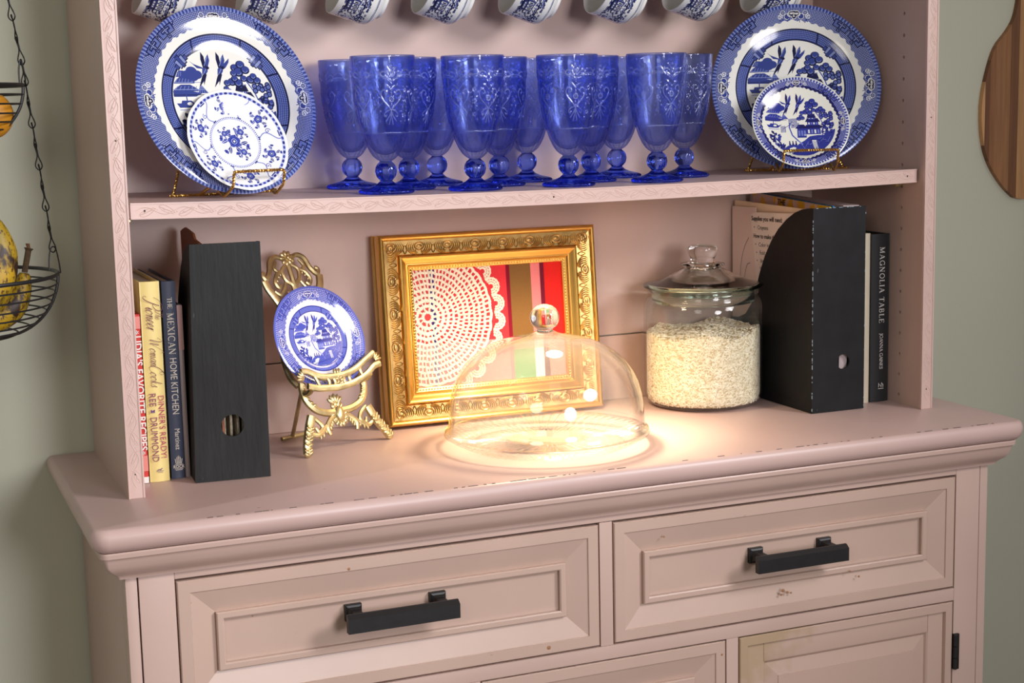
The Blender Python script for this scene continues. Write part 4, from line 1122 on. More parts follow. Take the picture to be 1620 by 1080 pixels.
def wob(name, a, b, sc=60):
    m = N(name); f = m.noise(m.pos(), sc, 2); m.l(m.ramp(f, (.46, a), (.54, b)), m.b.inputs['Base Color']); m.b.inputs['Roughness'].default_value = .45; return m.m
# red book
m_red = M_plain('red_cover', rgb(190, 44, 36), .4, 0, .05)
b = book('narrow red cookbook squeezed against the left side of the shelf unit', .0025, .0185, .0745, .2160, .19, m_red)
bfont("LIDIA'S FAVORITE RECIPES", .0128, spine(.0135, .0741, .1160), m_white_ink, b, bold=.00022, fit=.146)
m_rosy = M_plain('rosy_check_band', rgb(214, 128, 118), .5)
for z0, z1 in ((.198, .2135), (.016, .036)): MB().box(.006, .0184, .0738, .0746, z0, z1).build('spine_band', m_rosy, b, smooth=0)
MB().box(.0028, .0184, .0738, .0746, .0006, .0085).build('white_foot_band', m_white_ink, b, smooth=0)
for z in (.1935, .0395):
    bd = MB()
    for k in range(3):
        a = k * PI / 3; ribbon(bd, [(-.0028 * math.cos(a), -.0028 * math.sin(a)), (.0028 * math.cos(a), .0028 * math.sin(a))], .0008, spine(.0135, .0739, z))
    bd.build('star_mark', m_white_ink, b, smooth=0)
# tall book of dark patterned jacket, behind
m_jacket = wob('photo_jacket', rgb(60, 48, 44), rgb(170, 140, 120), 90)
b = book('dark photo jacketed cookbook standing behind the red and yellow cookbooks', .0040, .0182, .1010 + .164, .2500, .030, m_jacket)
# yellow book
m_yel = M_plain('cream_yellow_cover', rgb(226, 205, 130), .42, 0, .03)
b = book('thick pale yellow cookbook with crimson and brown spine writing', .0200, .0450, .0745, .2560, .19, m_yel, rnd=.004)
sm = spine(0, .0732, 0); mb = MB()
SP = lambda x, z: frame((x, .0733, z), (0, 0, -1), (1, 0, 0))
script_text(mb, 'Pioneer', .0086, SP(.0262, .2350)); script_text(mb, 'The', .0048, SP(.0375, .2190)); script_text(mb, 'Woman', .0071, SP(.0285, .1850)); script_text(mb, 'Cooks', .0074, SP(.0275, .1510))
mb.build('script_lettering', m_brown, b, smooth=0, recalc=False)
bfont("DINNER'S READY!", .0104, SP(.0385, .0710), m_red_ink, b, fit=.080)
bfont("REE", .0122, SP(.0280, .1065), m_plum, b, fit=.0165); bfont("DRUMMOND", .0122, SP(.0280, .0555), m_plum, b, fit=.057)
bf = MB()
for s in (-1, 1):
    bf.add([(0, 0, 0), (s * .0012, .0022, 0), (s * .0028, .0020, 0), (s * .0022, 0, 0), (s * .0026, -.0018, 0), (s * .001, -.0016, 0)], [(0, 1, 2, 3, 4, 5)], frame((.0280, .0733, .0915), (1, 0, 0), (0, 0, 1)))
ribbon(bf, [(-.0045, 0), (.0045, 0)], .0006, frame((.0330, .0733, .0145), (1, 0, 0), (0, 0, 1))); ribbon(bf, [(-.0034, -.0018), (.0034, -.0018)], .0004, frame((.0330, .0733, .0145), (1, 0, 0), (0, 0, 1)))
ribbon(bf, [(-.0032, .001), (-.001, .0022), (.0006, .0014), (.0028, .0034)], .0009, frame((.0330, .0733, .0145), (1, 0, 0), (0, 0, 1)))
bf.build('spine_emblem', M_plain('violet_ink', rgb(88, 48, 120), .6), b, smooth=0, recalc=False)
# navy book
m_navy = M_plain('navy_cover', rgb(48, 56, 78), .5, 0, .04)
b = book('navy blue cookbook with white capital letters on its spine', .0485, .0655, .0810, .2545, .18, m_navy)
SN = lambda x, z: frame((x, .0803, z), (0, 0, -1), (1, 0, 0))
m_cream = M_plain('cream_ink', rgb(214, 206, 190), .6)
serif_text('THE', .0062, SN(.0575, .2268), m_cream, b, fit=.0145); serif_text('MEXICAN', .0088, SN(.0575, .1875), m_cream, b, fit=.054)
bfont('HOME KITCHEN', .0122, SN(.0575, .1205), m_cream, b, fit=.072)
bfont('Martinez', .0092, SN(.0580, .0520), m_cream, b, fit=.027)
em = MB(); E_ = frame((.0580, .0803, .0220), (1, 0, 0), (0, 0, 1))
for k in range(5): ribbon(em, [((k - 2) * .0016, -.0025), ((k - 2) * .0022, .0075 - abs(k - 2) * .0016)], .0009, E_)
em.tube([(0, .0085, 0), (.002, .0065, 0), (0, .0045, 0), (-.002, .0065, 0)], .0003, 4, True, M=E_)
for q in (-.0034, -.0088): ribbon(em, [(-.0055, q), (.0055, q)], .0006, E_)
ribbon(em, [(-.0045, -.0103), (.0045, -.0103)], .0006, E_)
em.build('spine_emblem', m_cream, b, smooth=0, recalc=False)
bfont('ROCK', .0052, frame((.0580, .0803, .0158), (1, 0, 0), (0, 0, 1)), m_cream, b, bold=.0001)
# slim grey book
b = book('slim grey book between the navy cookbook and the left magazine file', .0668, .0732, .0850, .2230, .17, M_plain('grey_cover', rgb(178, 164, 164), .6))
MB().box(.0666, .0734, .0846, .0852, .1655, .2225).build('pink_spine_band', M_plain('pink_band', rgb(186, 150, 146), .6), b, smooth=0)

# ------------------------------------------------------------------ black magazine files
def magazine_file(loc, yaw, label, mat, hole_x, hole_z, hole_r, w=.0935, d=.235, h=.3045, taper=0.0):
    """card file: tall front board with finger hole, two sides cut in an S curve, low back"""
    t = thing('magazine_file', loc, label, 'magazine file', 'black magazine files', (0, 0, yaw)); th = .0028
    cur = [(th, h), (.012, h - .0004), (.030, h - .003), (.050, h - .009), (.072, h - .020), (.095, h - .036), (.115, h - .056), (.133, h - .080), (.146, h - .104), (.158, h - .130), (.172, h - .158), (.190, h - .176), (.212, h - .184), (d, h - .186)]
    for x0, x1, nm in ((0, th, 'side_board'), (w - th, w, 'side_board')):
        s = MB(); poly = [(th, 0.0)] + [(d, 0.0)] + list(reversed(cur)); s.prism(poly, 'x', x0, x1)
        if taper and x0 == 0: s.v = [(x + taper * z / h, y, z) for x, y, z in s.v]
        s.build(nm, mat, t, True, smooth=0)
    # front board with the hole
    f = MB(); nn = 24; C_ = (hole_x, hole_z)
    x_l = lambda z: taper * z / h
    ring = [(C_[0] + hole_r * math.cos(2 * PI * k / nn), C_[1] + hole_r * math.sin(2 * PI * k / nn)) for k in range(nn)]
    sq = []
    for k in range(nn):
        a = 2 * PI * k / nn; c, s_ = math.cos(a), math.sin(a); m = max(abs(c), abs(s_)); q = hole_r * 1.6
        sq.append((C_[0] + q * c / m, C_[1] + q * s_ / m))
    q = hole_r * 1.6
    for yy in (0, th):
        b0 = len(f.v)
        f.add([(x, yy, z) for x, z in ring] + [(x, yy, z) for x, z in sq], [(k, (k + 1) % nn, nn + (k + 1) % nn, nn + k) for k in range(nn)])
        X0, X1, Za, Zb = C_[0] - q, C_[0] + q, C_[1] - q, C_[1] + q
        for (a, b_, c_, d_) in (((0, 0), (w, 0), (w, Za), (0, Za)), ((0, Za), (X0, Za), (X0, Zb), (0, Zb)), ((X1, Za), (w, Za), (w, Zb), (X1, Zb)), ((0, Zb), (w, Zb), (w, h), (0, h))):
            f.add([((p[0] + (x_l(p[1]) if p[0] == 0 else 0)), yy, p[1]) for p in (a, b_, c_, d_)], [(0, 1, 2, 3)])
    f.add([(x, 0, z) for x, z in ring] + [(x, th, z) for x, z in ring], [(k, (k + 1) % nn, nn + (k + 1) % nn, nn + k) for k in range(nn)])
    f.add([(0, 0, 0), (w, 0, 0), (w, 0, h), (taper, 0, h), (0, th, 0), (w, th, 0), (w, th, h), (taper, th, h)], [(0, 1, 5, 4), (1, 2, 6, 5), (2, 3, 7, 6), (3, 0, 4, 7)])
    o = f.build('front_board', mat, t, True, smooth=0, recalc=False)
    bm = bmesh.new(); bm.from_mesh(o.data); bmesh.ops.remove_doubles(bm, verts=bm.verts, dist=1e-6); bmesh.ops.recalc_face_normals(bm, faces=bm.faces); bm.to_mesh(o.data); bm.free()
    MB().box(th, w - th, d - th, d, 0, h - .188).build('back_board', mat, t, True, smooth=0)
    MB().box(th, w - th, th, d - th, 0, th).build('bottom_board', mat, t, True, smooth=0)
    return t
def M_blackcard(name, base, brush, scr):
    m = N(name); p = m.pos(); m.b.inputs['Roughness'].default_value = .55; m.b.inputs['Specular IOR Level'].default_value = .28
    f = m.noise(p, 30, 4, (3, 3, .4) if brush else None)
    c0 = m.ramp(f, (.3, tuple(x * .75 for x in base[:3])), (.75, tuple(x * 1.5 for x in base[:3])))
    s = m.ramp(m.noise(p, 170, 3, (1, 1, .35)), (.735, (0, 0, 0)), (.765, (1, 1, 1)))
    m.l(m.mixc(m.math('MULTIPLY', s, .5), c0, rgb(*scr)), m.b.inputs['Base Color'])
    m.bump(m.noise(p, 120, 3, (2, 2, .3) if brush else None), .5 if brush else .15, .0008); return m.m
m_fileL = M_blackcard('brushed_black_card', rgb(25, 26, 25), True, (80, 90, 86)); m_fileR = M_blackcard('scuffed_black_card', rgb(20, 20, 22), False, (110, 114, 120))
fl_ = magazine_file((.0712, .0440, .0006), R(-4), 'black brush-painted magazine file beside the cookbooks, finger hole near its foot', m_fileL, .0500, .0700, .0142, w=.0955, h=.3015, taper=.0075)
fr_ = magazine_file((.9885, .0475, .0006), 0, 'black scuffed magazine file stuffed with papers, right of the rice jar', m_fileR, .0545, .0740, .0112, w=.0915, d=.236)
ed = MB(); rn = random.Random(9); z = .004
while z < .300:
    L = rn.uniform(.001, .007)
    if rn.random() < .5: ed.box(.9880, .9888, .0471, .0479, z, z + L)
    if rn.random() < .25: ed.box(1.0794, 1.0802, .0471, .0479, z, z + L * .6)
    z += L + rn.uniform(.001, .006)
for k in range(12):
    a = .989 + rn.random() * .09; ed.box(a, a + rn.uniform(.001, .005), .0471, .0477, .3044, .3052)
ed.build('worn_edge', M_plain('bare_card_edge', rgb(150, 172, 184), .8), fr_, smooth=0)['kind'] = 'stuff'
# what is in them
pl_ = MB(); rn = random.Random(2)
for k in range(9): pl_.box(.0800 + k * .0085, .0830 + k * .0085, .056 + rn.random() * .01, .245, .006, .100 + rn.random() * .01)
tag(pl_.build('paper_sheets', M_plain('cream_sheets', rgb(176, 164, 140), .8, 0, .3, 200), None, smooth=0), 'edges of cream papers seen through the hole of the left magazine file', 'papers', kind='stuff')
def sheet(name, poly_yz, x0, x1, mat, label, cat):
    """upright sheet lying in an x plane"""
    return tag(MB().prism(poly_yz, 'x', x0, x1).build(name, mat, None, smooth=0), label, cat)
sheet('folder', [(.060, .010), (.268, .010), (.276, .302), (.262, .3055), (.245, .3090), (.190, .3045), (.180, .297), (.100, .290), (.060, .280)], .1120, .1150, M_plain('brown_card', rgb(150, 88, 54), .6), 'brown card folder poking up from the back of the left magazine file', 'folder')
m_tan = M_plain('tan_card', rgb(232, 212, 186), .7)
sheet('folder', [(.062, .012), (.289, .012), (.2895, .3045), (.2880, .3055), (.062, .3010)], 1.0000, 1.0024, m_tan, 'tan folder at the front of the right magazine file, behind the white papers', 'folder')
card = sheet('pink_card', [(.2200, .1150), (.2915, .1150), (.2930, .2945), (.2915, .2962), (.2200, .2975)], .9972, .9980, M_plain('pale_pink_card', rgb(232, 214, 208), .7), 'pale pink card with a pen drawn curve sticking out of the right magazine file', 'card')
XF = lambda y, z: frame((.9970, y, z), (0, -1, 0), (0, 0, 1))           # writing that faces left, read from the room
pen = MB()
for P in ([(0, -.03), (.003, -.005), (.012, .018), (.026, .036)], [(.012, -.034), (.016, -.018), (.022, -.007), (.030, -.004)]):
    ribbon(pen, [tuple(q)[:2] for q in smooth_path([(a, b_, 0) for a, b_ in P], 6)], .0009, XF(.268, .213))
pen.build('pen_line', M_plain('black_ink', rgb(34, 26, 28), .6), card, smooth=0, recalc=False)
wp = sheet('instruction_sheet', [(.0700, .0900), (.2020, .1100), (.2330, .2850), (.2200, .2900), (.1500, .2925), (.0900, .2950), (.0700, .2900)], .9950, .9956, M_plain('white_paper', rgb(236, 226, 220), .7), 'white sheet of printed craft instructions in the right magazine file', 'paper')
m_ink = M_plain('printed_ink', rgb(66, 52, 52), .7)
XI = lambda y, z: frame((.9947, y, z), (0, -1, .02), (0, 0, 1))
for y, z, s, txt, bo in ((.2300, .2800, .0098, 'Supplies you will need:', .00022), (.2230, .2665, .0092, '\u2022   Crayons', 0), (.2240, .2530, .0092, 'How to make this craft:', .00022), (.2190, .2400, .0088, '\u2022   Color in the', 0), (.2160, .2275, .0088, '\u2022   Fold the leg', 0), (.2140, .2150, .0088, '\u2022   Insert the', 0), (.2050, .2050, .0088, 'of the', 0), (.2040, .1950, .0088, 'into', 0), (.2035, .1855, .0088, 'or', 0)):
    bfont(txt, s, XI(y, z), m_ink, wp, align='LEFT', bold=bo)
def M_comic(name):
    m = N(name); v = m.n('ShaderNodeTexVoronoi', Scale=26.0); m.l(m.pos(), v.inputs['Vector'])
    f = m.noise(m.pos(), 34, 1); m.l(m.ramp(f, (.44, rgb(232, 184, 30)), (.47, rgb(222, 196, 190)), (.60, rgb(222, 196, 190)), (.62, rgb(232, 184, 30))), m.b.inputs['Base Color']); m.b.inputs['Roughness'].default_value = .4; return m.m
mg = sheet('magazine', [(.060, .012), (.270, .012), (.2740, .3175), (.060, .3052)], 1.0240, 1.0275, M_comic('yellow_magazine_cover'), 'yellow patterned magazine standing in the right magazine file', 'magazine')
bfont('THE', .012, frame((1.0238, .190, .3055), (0, -1, -.06), (0, 0, 1)), m_ink, mg, bold=.0004)
sheet('magazine', [(.060, .012), (.270, .012), (.2730, .3185), (.060, .3062)], 1.0300, 1.0335, M_plain('blue_cover', rgb(40, 110, 160), .4), 'blue magazine behind the yellow one in the right magazine file', 'magazine')
fo = MB().add([(1.040, .056, .012), (1.040, .272, .012), (1.046, .272, .3185), (1.046, .056, .3065), (1.050, .056, .012), (1.050, .272, .012), (1.072, .272, .3150), (1.074, .056, .3062)], [(0, 1, 2, 3), (7, 6, 5, 4), (0, 3, 7, 4), (1, 5, 6, 2), (3, 2, 6, 7), (0, 4, 5, 1)])
tag(fo.build('folder', M_plain('grey_card', rgb(176, 160, 158), .7), None, smooth=0), 'grey folder spread open along the right magazine file top', 'folder')
# books right of it
b = book('white spined book squeezed between the right magazine file and the black cookbook', 1.0985, 1.1125, .0800, .2605, .19, M_plain('offwhite_cover', rgb(206, 196, 172), .5, 0, .05))
m_bk = M_plain('black_cloth', rgb(22, 22, 24), .6)
b = book('black cookbook with silver serif capitals beside the right side board', 1.1145, 1.1480, .0800, .2585, .20, m_bk, rnd=.004)
SM = lambda x, z: frame((x, .0780, z), (0, 0, -1), (1, 0, 0))
m_silver = M_plain('silver_ink', rgb(222, 220, 214), .5)
serif_text('MAGNOLIA TABLE', .0090, SM(1.1325, .1800), m_silver, b, fit=.118); serif_text('JOANNA GAINES', .0058, SM(1.1325, .0790), m_silver, b, fit=.055)
em = MB(); E_ = frame((1.1325, .0780, .0260), (1, 0, 0), (0, 0, 1))
for P in ([(-.004, -.003), (-.004, .004)], [(-.004, .003), (0, -.002), (.001, .005), (.001, -.003)], [(.001, .004), (.004, .001), (.004, -.003)], [(-.005, -.005), (.005, -.005)]): ribbon(em, P, .0008, E_)
em.build('spine_emblem', m_silver, b, smooth=0, recalc=False)
# ------------------------------------------------------------------ brass easel with small plate
ey, el_ = R(24.5), R(22.5)
EU = Vector((math.cos(ey), math.sin(ey), 0)); EN = Vector((-math.sin(ey), math.cos(ey), 0))
EUP = Vector((0, 0, 1)) * math.cos(el_) + EN * math.sin(el_)
EO = Vector((.304, .148, .0012)); ME = frame(EO, EU, EUP); ENN = EU.cross(EUP)
ez = thing('display_easel', tuple(EO), 'small ornate brass easel holding a blue plate, left of the gold frame', 'easel')
def scroll(mb, P, r, M=ME, k=5, fl=.75, n=7, taper=True):
    r = r * 1.2
    Q = smooth_path([(p[0], p[1], p[2] if len(p) > 2 else 0) for p in P], k); m = len(Q)
    rr = [r * (.62 + .38 * math.sin(PI * (i + .6) / (m + .2))) if taper else r for i in range(m)]
    mb.tube(Q, rr, n, M=M, flat=(Vector((0, 0, 1)), fl))
def leafy(mb, P, side, r, M=ME, n=7):
    """row of little lobes along one side of a scroll"""
    Q = smooth_path([(p[0], p[1], p[2] if len(p) > 2 else 0) for p in P], 6)
    for i in range(n):
        a = Q[int((i + .5) / n * (len(Q) - 1))]; b = Q[min(len(Q) - 1, int((i + .5) / n * (len(Q) - 1)) + 1)]; t = (b - a).normalized()
        nrm = Vector((-t.y, t.x, 0)) * side
        ang = math.atan2((nrm + t * .6).y, (nrm + t * .6).x)
        mb.ball(a + nrm * r * .9 + Vector((0, 0, .0006)), r, 7, 5, M=M, sc=(1.25, .62, .6), rot=Matrix.Rotation(ang, 3, 'Z'))
fr = MB()
LL = [(-.072, .0035), (-.068, .016), (-.0615, .029), (-.055, .041), (-.0475, .053)]
RL = [(.0775, .0035), (.072, .015), (.064, .027), (.058, .040), (.0535, .052)]
for Lg, s in ((LL, -1), (RL, 1)):
    scroll(fr, Lg, .0060, taper=False, fl=.6); leafy(fr, [(a, b_, .003) for a, b_ in Lg[:4]], 1, .0034, n=7); leafy(fr, [(a, b_, .003) for a, b_ in Lg[:4]], -1, .0034, n=7)
    fr.ball((Lg[0][0], Lg[0][1] + .0012, 0), .0062, 8, 6, M=ME, sc=(1, 1, .62))
UL = [(-.0475, .100), (-.0505, .088), (-.0475, .074), (-.037, .061), (-.020, .054), (-.006, .053)]
UR = [(.0555, .096), (.0585, .086), (.0545, .072), (.043, .060), (.024, .054), (.006, .053)]
for U_, s in ((UL, -1), (UR, 1)):
    scroll(fr, U_, .0046, taper=False, fl=.7); leafy(fr, [(a + s * .002, b_, .001) for a, b_ in U_[:4]], -s, .0042, n=7)
    scroll(fr, [(s * .049 + .002, .053), (s * .040, .046), (s * .034, .036), (s * .042, .030), (s * .046, .037)], .0030)
    scroll(fr, [(s * .008, .048), (s * .018, .043), (s * .026, .033), (s * .024, .023)], .0034); leafy(fr, [(s * .008, .046), (s * .018, .041), (s * .026, .031)], -s, .0034, n=5)
    scroll(fr, [(s * .026, .038), (s * .036, .030), (s * .046, .026), (s * .056, .030)], .0030); leafy(fr, [(s * .026, .036), (s * .036, .028), (s * .046, .024)], -s, .0028, n=4)
# medallion with its petals
fr.ball((0, .049, .002), .0095, 14, 8, M=ME, sc=(.85, 1.2, .5))
for k in range(14):
    a = 2 * PI * k / 14; fr.ball((.0115 * math.cos(a), .049 + .0145 * math.sin(a), .0005), .0042, 7, 5, M=ME, sc=(1.1, .7, .6), rot=Matrix.Rotation(a, 3, 'Z'))
for k in range(5):
    a = PI / 2 + (k - 2) * .42; fr.ball((.009 * math.cos(a), .062 + .009 * math.sin(a), 0), .0062, 7, 5, M=ME, sc=(1.3, .55, .5), rot=Matrix.Rotation(a, 3, 'Z'))
fr.build('front_frame', m_brass, ez)
cr = MB()
for P in ([(-.052, .098, -.004), (-.056, .120, -.011), (-.053, .165, -.011), (-.045, .190, -.007), (-.040, .210)], [(.056, .094, -.004), (.058, .120, -.012), (.050, .170, -.012), (.036, .200, -.007), (.026, .222)]):
    scroll(cr, P, .0042, taper=False)
cr.build('back_arms', m_brass, ez)
cr = MB(); cx = -.010
for s in (-1, 1):
    q = lambda a, b: (cx + s * a, b)
    scroll(cr, [q(.006, .277), q(.018, .283), q(.030, .277), q(.036, .262), q(.045, .252), q(.049, .258), q(.045, .262)], .0036)
    scroll(cr, [q(.049, .250), q(.046, .238), q(.040, .226), q(.034, .212), q(.031, .200)], .0052, taper=False, fl=.5); leafy(cr, [q(.047, .246), q(.040, .228), q(.033, .210)], s, .0028, n=6)
    scroll(cr, [q(.004, .270), q(.014, .262), q(.012, .248), q(.003, .240), q(.004, .228), q(.012, .224), q(.014, .231)], .0030)
    scroll(cr, [q(.014, .262), q(.024, .258), q(.031, .246), q(.027, .238), q(.022, .242)], .0028); leafy(cr, [q(.014, .262), q(.024, .256), q(.031, .246)], -s, .0026, n=4)
    scroll(cr, [q(.012, .246), q(.020, .234), q(.028, .228), q(.036, .234)], .0026)
    scroll(cr, [q(.020, .276), q(.026, .266), q(.020, .260)], .0024)
scroll(cr, [(cx, .268), (cx, .245), (cx, .222), (cx, .205, -.004)], .0034, taper=False)
for k in range(9):
    a = 2 * PI * k / 9 + .3; cr.ball((cx + .0075 * math.cos(a), .279 + .0068 * math.sin(a), .001), .0044, 7, 5, M=ME, sc=(1.2, .75, .6), rot=Matrix.Rotation(a, 3, 'Z'))
cr.ball((cx, .279, .003), .0042, 8, 6, M=ME)
cr.build('crest', m_brass, ez)
lp = MB(); D_ = .022
T_ = [(-.0605, .113, D_), (-.050, .1115, D_), (-.030, .1015, D_), (0, .0985, D_), (.030, .1025, D_), (.058, .1150, D_), (.074, .122, D_)]
B_ = [(-.056, .0915, D_), (-.040, .0865, D_), (-.015, .0835, D_), (0, .0830, D_), (.025, .0855, D_), (.050, .0930, D_), (.068, .1030, D_), (.080, .1050, D_)]
scroll(lp, T_, .0040, taper=False, fl=.6); scroll(lp, B_, .0042, taper=False, fl=.6)
for P in ([(-.042, .107, D_), (-.038, .097, D_), (-.036, .086, D_)], [(-.024, .101, D_), (-.018, .094, D_), (-.020, .085, D_)], [(.024, .101, D_), (.018, .094, D_), (.020, .086, D_)], [(.044, .108, D_), (.041, .100, D_), (.044, .091, D_)], [(-.011, .099, D_), (-.008, .091, D_), (-.011, .084, D_)], [(.011, .099, D_), (.008, .091, D_), (.011, .084, D_)]):
    scroll(lp, P, .0026)
for s, X, Y in ((-1, -.058, .101), (1, .072, .111)):
    for k in range(4):
        a = (PI * .78 if s < 0 else PI * .22) + (k - 1.5) * .38; lp.ball((X + .007 * math.cos(a), Y + .008 * math.sin(a), D_), .0046, 7, 5, M=ME, sc=(1.5, .5, .5), rot=Matrix.Rotation(a, 3, 'Z'))
for k in range(7):
    a = 2 * PI * k / 7; lp.ball((.0045 * math.cos(a), .092 + .0055 * math.sin(a), D_ + .001), .0034, 7, 5, M=ME, sc=(1.2, .7, .6), rot=Matrix.Rotation(a, 3, 'Z'))
for k in range(3): lp.ball(((k - 1) * .0045, .1035, D_), .0044, 7, 5, M=ME, sc=(.55, 1.4, .5))
for (x, y) in ((-.050, .088), (.057, .094)): scroll(lp, [(x, y - .002, 0), (x, y - .004, D_ * .5), (x, y, D_)], .0036, taper=False, fl=1)
lp.build('plate_ledge', m_brass, ez)
bl = MB()
hp = ME @ Vector((-.046, .094, -.004))
bl.tube([hp, Vector((.2510, .2505, .0035))], .0030, 8); bl.tube([Vector((.2330, .2420, .0030)), Vector((.2720, .2620, .0030))], .0030, 8)
bl.ball(hp, .0055, 8, 6); bl.build('back_leg', m_brass, ez)
plate('saucer_plate', .1500, tuple(Vector((.2815, .1995, .1485 + .0012))), R(22.7), R(21.3), IMG_saucer, dinner, 'small bright blue willow plate standing on the brass easel', 'plate')

# ------------------------------------------------------------------ gold picture frame
m_gold = M_plain('gold_leaf', rgb(222, 178, 96), .28, .92, .06, 20, .1, 90)
m_gold_old = M_plain('antiqued_gold', rgb(184, 150, 92), .36, .88, .22, 70, .3, 140)
gl_ = R(5.4); FUP = Vector((0, math.sin(gl_), math.cos(gl_))); FWD = Vector((0, -math.cos(gl_), math.sin(gl_)))
MF = frame((.3900, .2300, .0045), (1, 0, 0), FUP); FW_, FH_ = .3457, .2791
pf = thing('picture_frame', (.56, .255, 0), 'carved gold picture frame with a doily on plaid cloth, leaning on the back board', 'picture frame')
def moulding(prof, name, mat, parent):
    """mitred: one length for each side"""
    objs = []
    for k in range(4):
        def P(i, z, end):
            c = [(i, i), (FW_ - i, i), (FW_ - i, FH_ - i), (i, FH_ - i)]
            x, y = c[(k + end) % 4]; return (x, y, z)
        mb = MB(); vs = [P(i, z, e) for e in (0, 1) for i, z in prof]; n = len(prof)
        mb.add(vs, [(j, j + 1, n + j + 1, n + j) for j in range(n - 1)] + [(n - 1, 0, n, 2 * n - 1), tuple(range(n)), tuple(n + j for j in range(n - 1, -1, -1))], MF)
        objs.append(mb.build(name, mat, parent, smooth=30))
    return objs
rails = moulding([(0.002, -.0385), (.0, -.037), (.0, -.028), (.0016, -.027), (.0016, -.020), (.0002, -.019), (.0002, -.006), (.0012, -.003), (.0030, -.0008), (.0050, 0), (.0068, -.0010), (.0082, -.0042), (.0090, -.0050),
           (.0180, -.0058), (.0295, -.0076), (.0302, -.0090), (.0308, -.0060), (.0325, -.0032), (.0345, -.0024), (.0362, -.0034), (.0385, -.0058), (.0430, -.0088), (.0436, -.0082), (.0446, -.0082), (.0452, -.0094), (.0475, -.0112), (.0480, -.0104), (.0530, -.0128), (.0535, -.0142), (.0535, -.0385)], 'rail', m_gold, pf)
# carved band: ovals in curling husks
def ornament(k):
    mb = MB(); L = FW_ if k % 2 == 0 else FH_; n = 8 if k % 2 == 0 else 6
    c = [(0, 0), (FW_, 0), (FW_, FH_), (0, FH_)]; a = Vector((*c[k], 0)); b = Vector((*c[(k + 1) % 4], 0)); t = (b - a).normalized(); w = Vector((-t.y, t.x, 0))
    m0 = Matrix((t, w, Vector((0, 0, 1)))).transposed().to_4x4(); m0.translation = a; M = MF @ m0
    pitch = (L - .040) / (n - 1)
    zb = -.0060
    for q in range(n):
        x = .020 + q * pitch; y = .0190
        oval = [(x + .0072 * math.cos(u), y - .0012 + .0050 * math.sin(u) + (.0012 if abs(math.cos(u)) < .3 and math.sin(u) > 0 else 0), zb + .0008) for u in [2 * PI * i / 14 for i in range(14)]]
        mb.tube(oval, .0011, 5, True, M=M); mb.ball((x, y - .001, zb + .0002), .0042, 8, 5, M=M, sc=(1.25, .65, .45))
        for s in (-1, 1):
            mb.ball((x + s * .0042, y + .0052, zb + .001), .0017, 6, 4, M=M); mb.tube([(x + s * .0055, y - .0085, zb), (x, y - .0098, zb + .0006)], .0009, 4, M=M)
            for e, (dx, hh) in enumerate(((.0100, .0078), (.0132, .0088), (.0164, .0096), (.0196, .0100))):
                if (q == 0 and s < 0 or q == n - 1 and s > 0) and e > 1: continue
                if dx > pitch / 2 - .0006: continue
                P = [(x + s * dx * math.cos(u), y + hh * 1.12 * math.sin(u), zb + .0007 - .0009 * abs(math.sin(u))) for u in [R(-72 + 12 * j) for j in range(13)]]
                mb.tube(P, .0009, 4, M=M)
            if not (q == 0 and s < 0 or q == n - 1 and s > 0): mb.tube(smooth_path([(x + s * pitch / 2, y + .0095, zb - .0004), (x + s * (pitch / 2 - .003), y + .004, zb), (x + s * pitch / 2, y - .003, zb)], 2), .0008, 4, M=M)
    mb.build('carved_ornament', m_gold_old, rails[k])
    # antiqued ground of the carved band
    gb = MB(); P4 = [(.0092, .0092, -.0047), (L - .0092, .0092, -.0047), (L - .0292, .0292, -.0073), (.0292, .0292, -.0073)]
    gb.add(P4, [(0, 1, 2, 3)], M); gb.build('carved_ground', m_gold_old, rails[k], smooth=0, recalc=False)
    be = MB(); nb_ = int((L - .100) / .0044)
    for q in range(nb_ + 1): be.ball((.0500 + q * (L - .100) / nb_, .0505, -.0112), .0018, 6, 4, M=M, sc=(.85, 1, .8))
    be.build('beaded_lip', m_gold, rails[k])
for k in range(4): ornament(k)
fab = MB().box(.046, FW_ - .046, .046, FH_ - .046, -.0190, -.0170, 0, MF)
fo_ = fab.build('plaid_cloth', M_image('plaid_cloth', IMG_plaid, .9, spec=.1), pf, smooth=0)
ul = fo_.data.uv_layers.new(name='UVMap')
for lp_ in fo_.data.loops:
    co = wmat(fo_) @ fo_.data.vertices[lp_.vertex_index].co; ul.data[lp_.index].uv = ((co.x - .405) / .30, (co.z - .02) / .24)
MB().box(.002, FW_ - .002, .002, FH_ - .002, -.0225, -.0195, 0, MF).build('backing_board', M_plain('brown_backing', rgb(120, 92, 64), .8), pf, smooth=0)
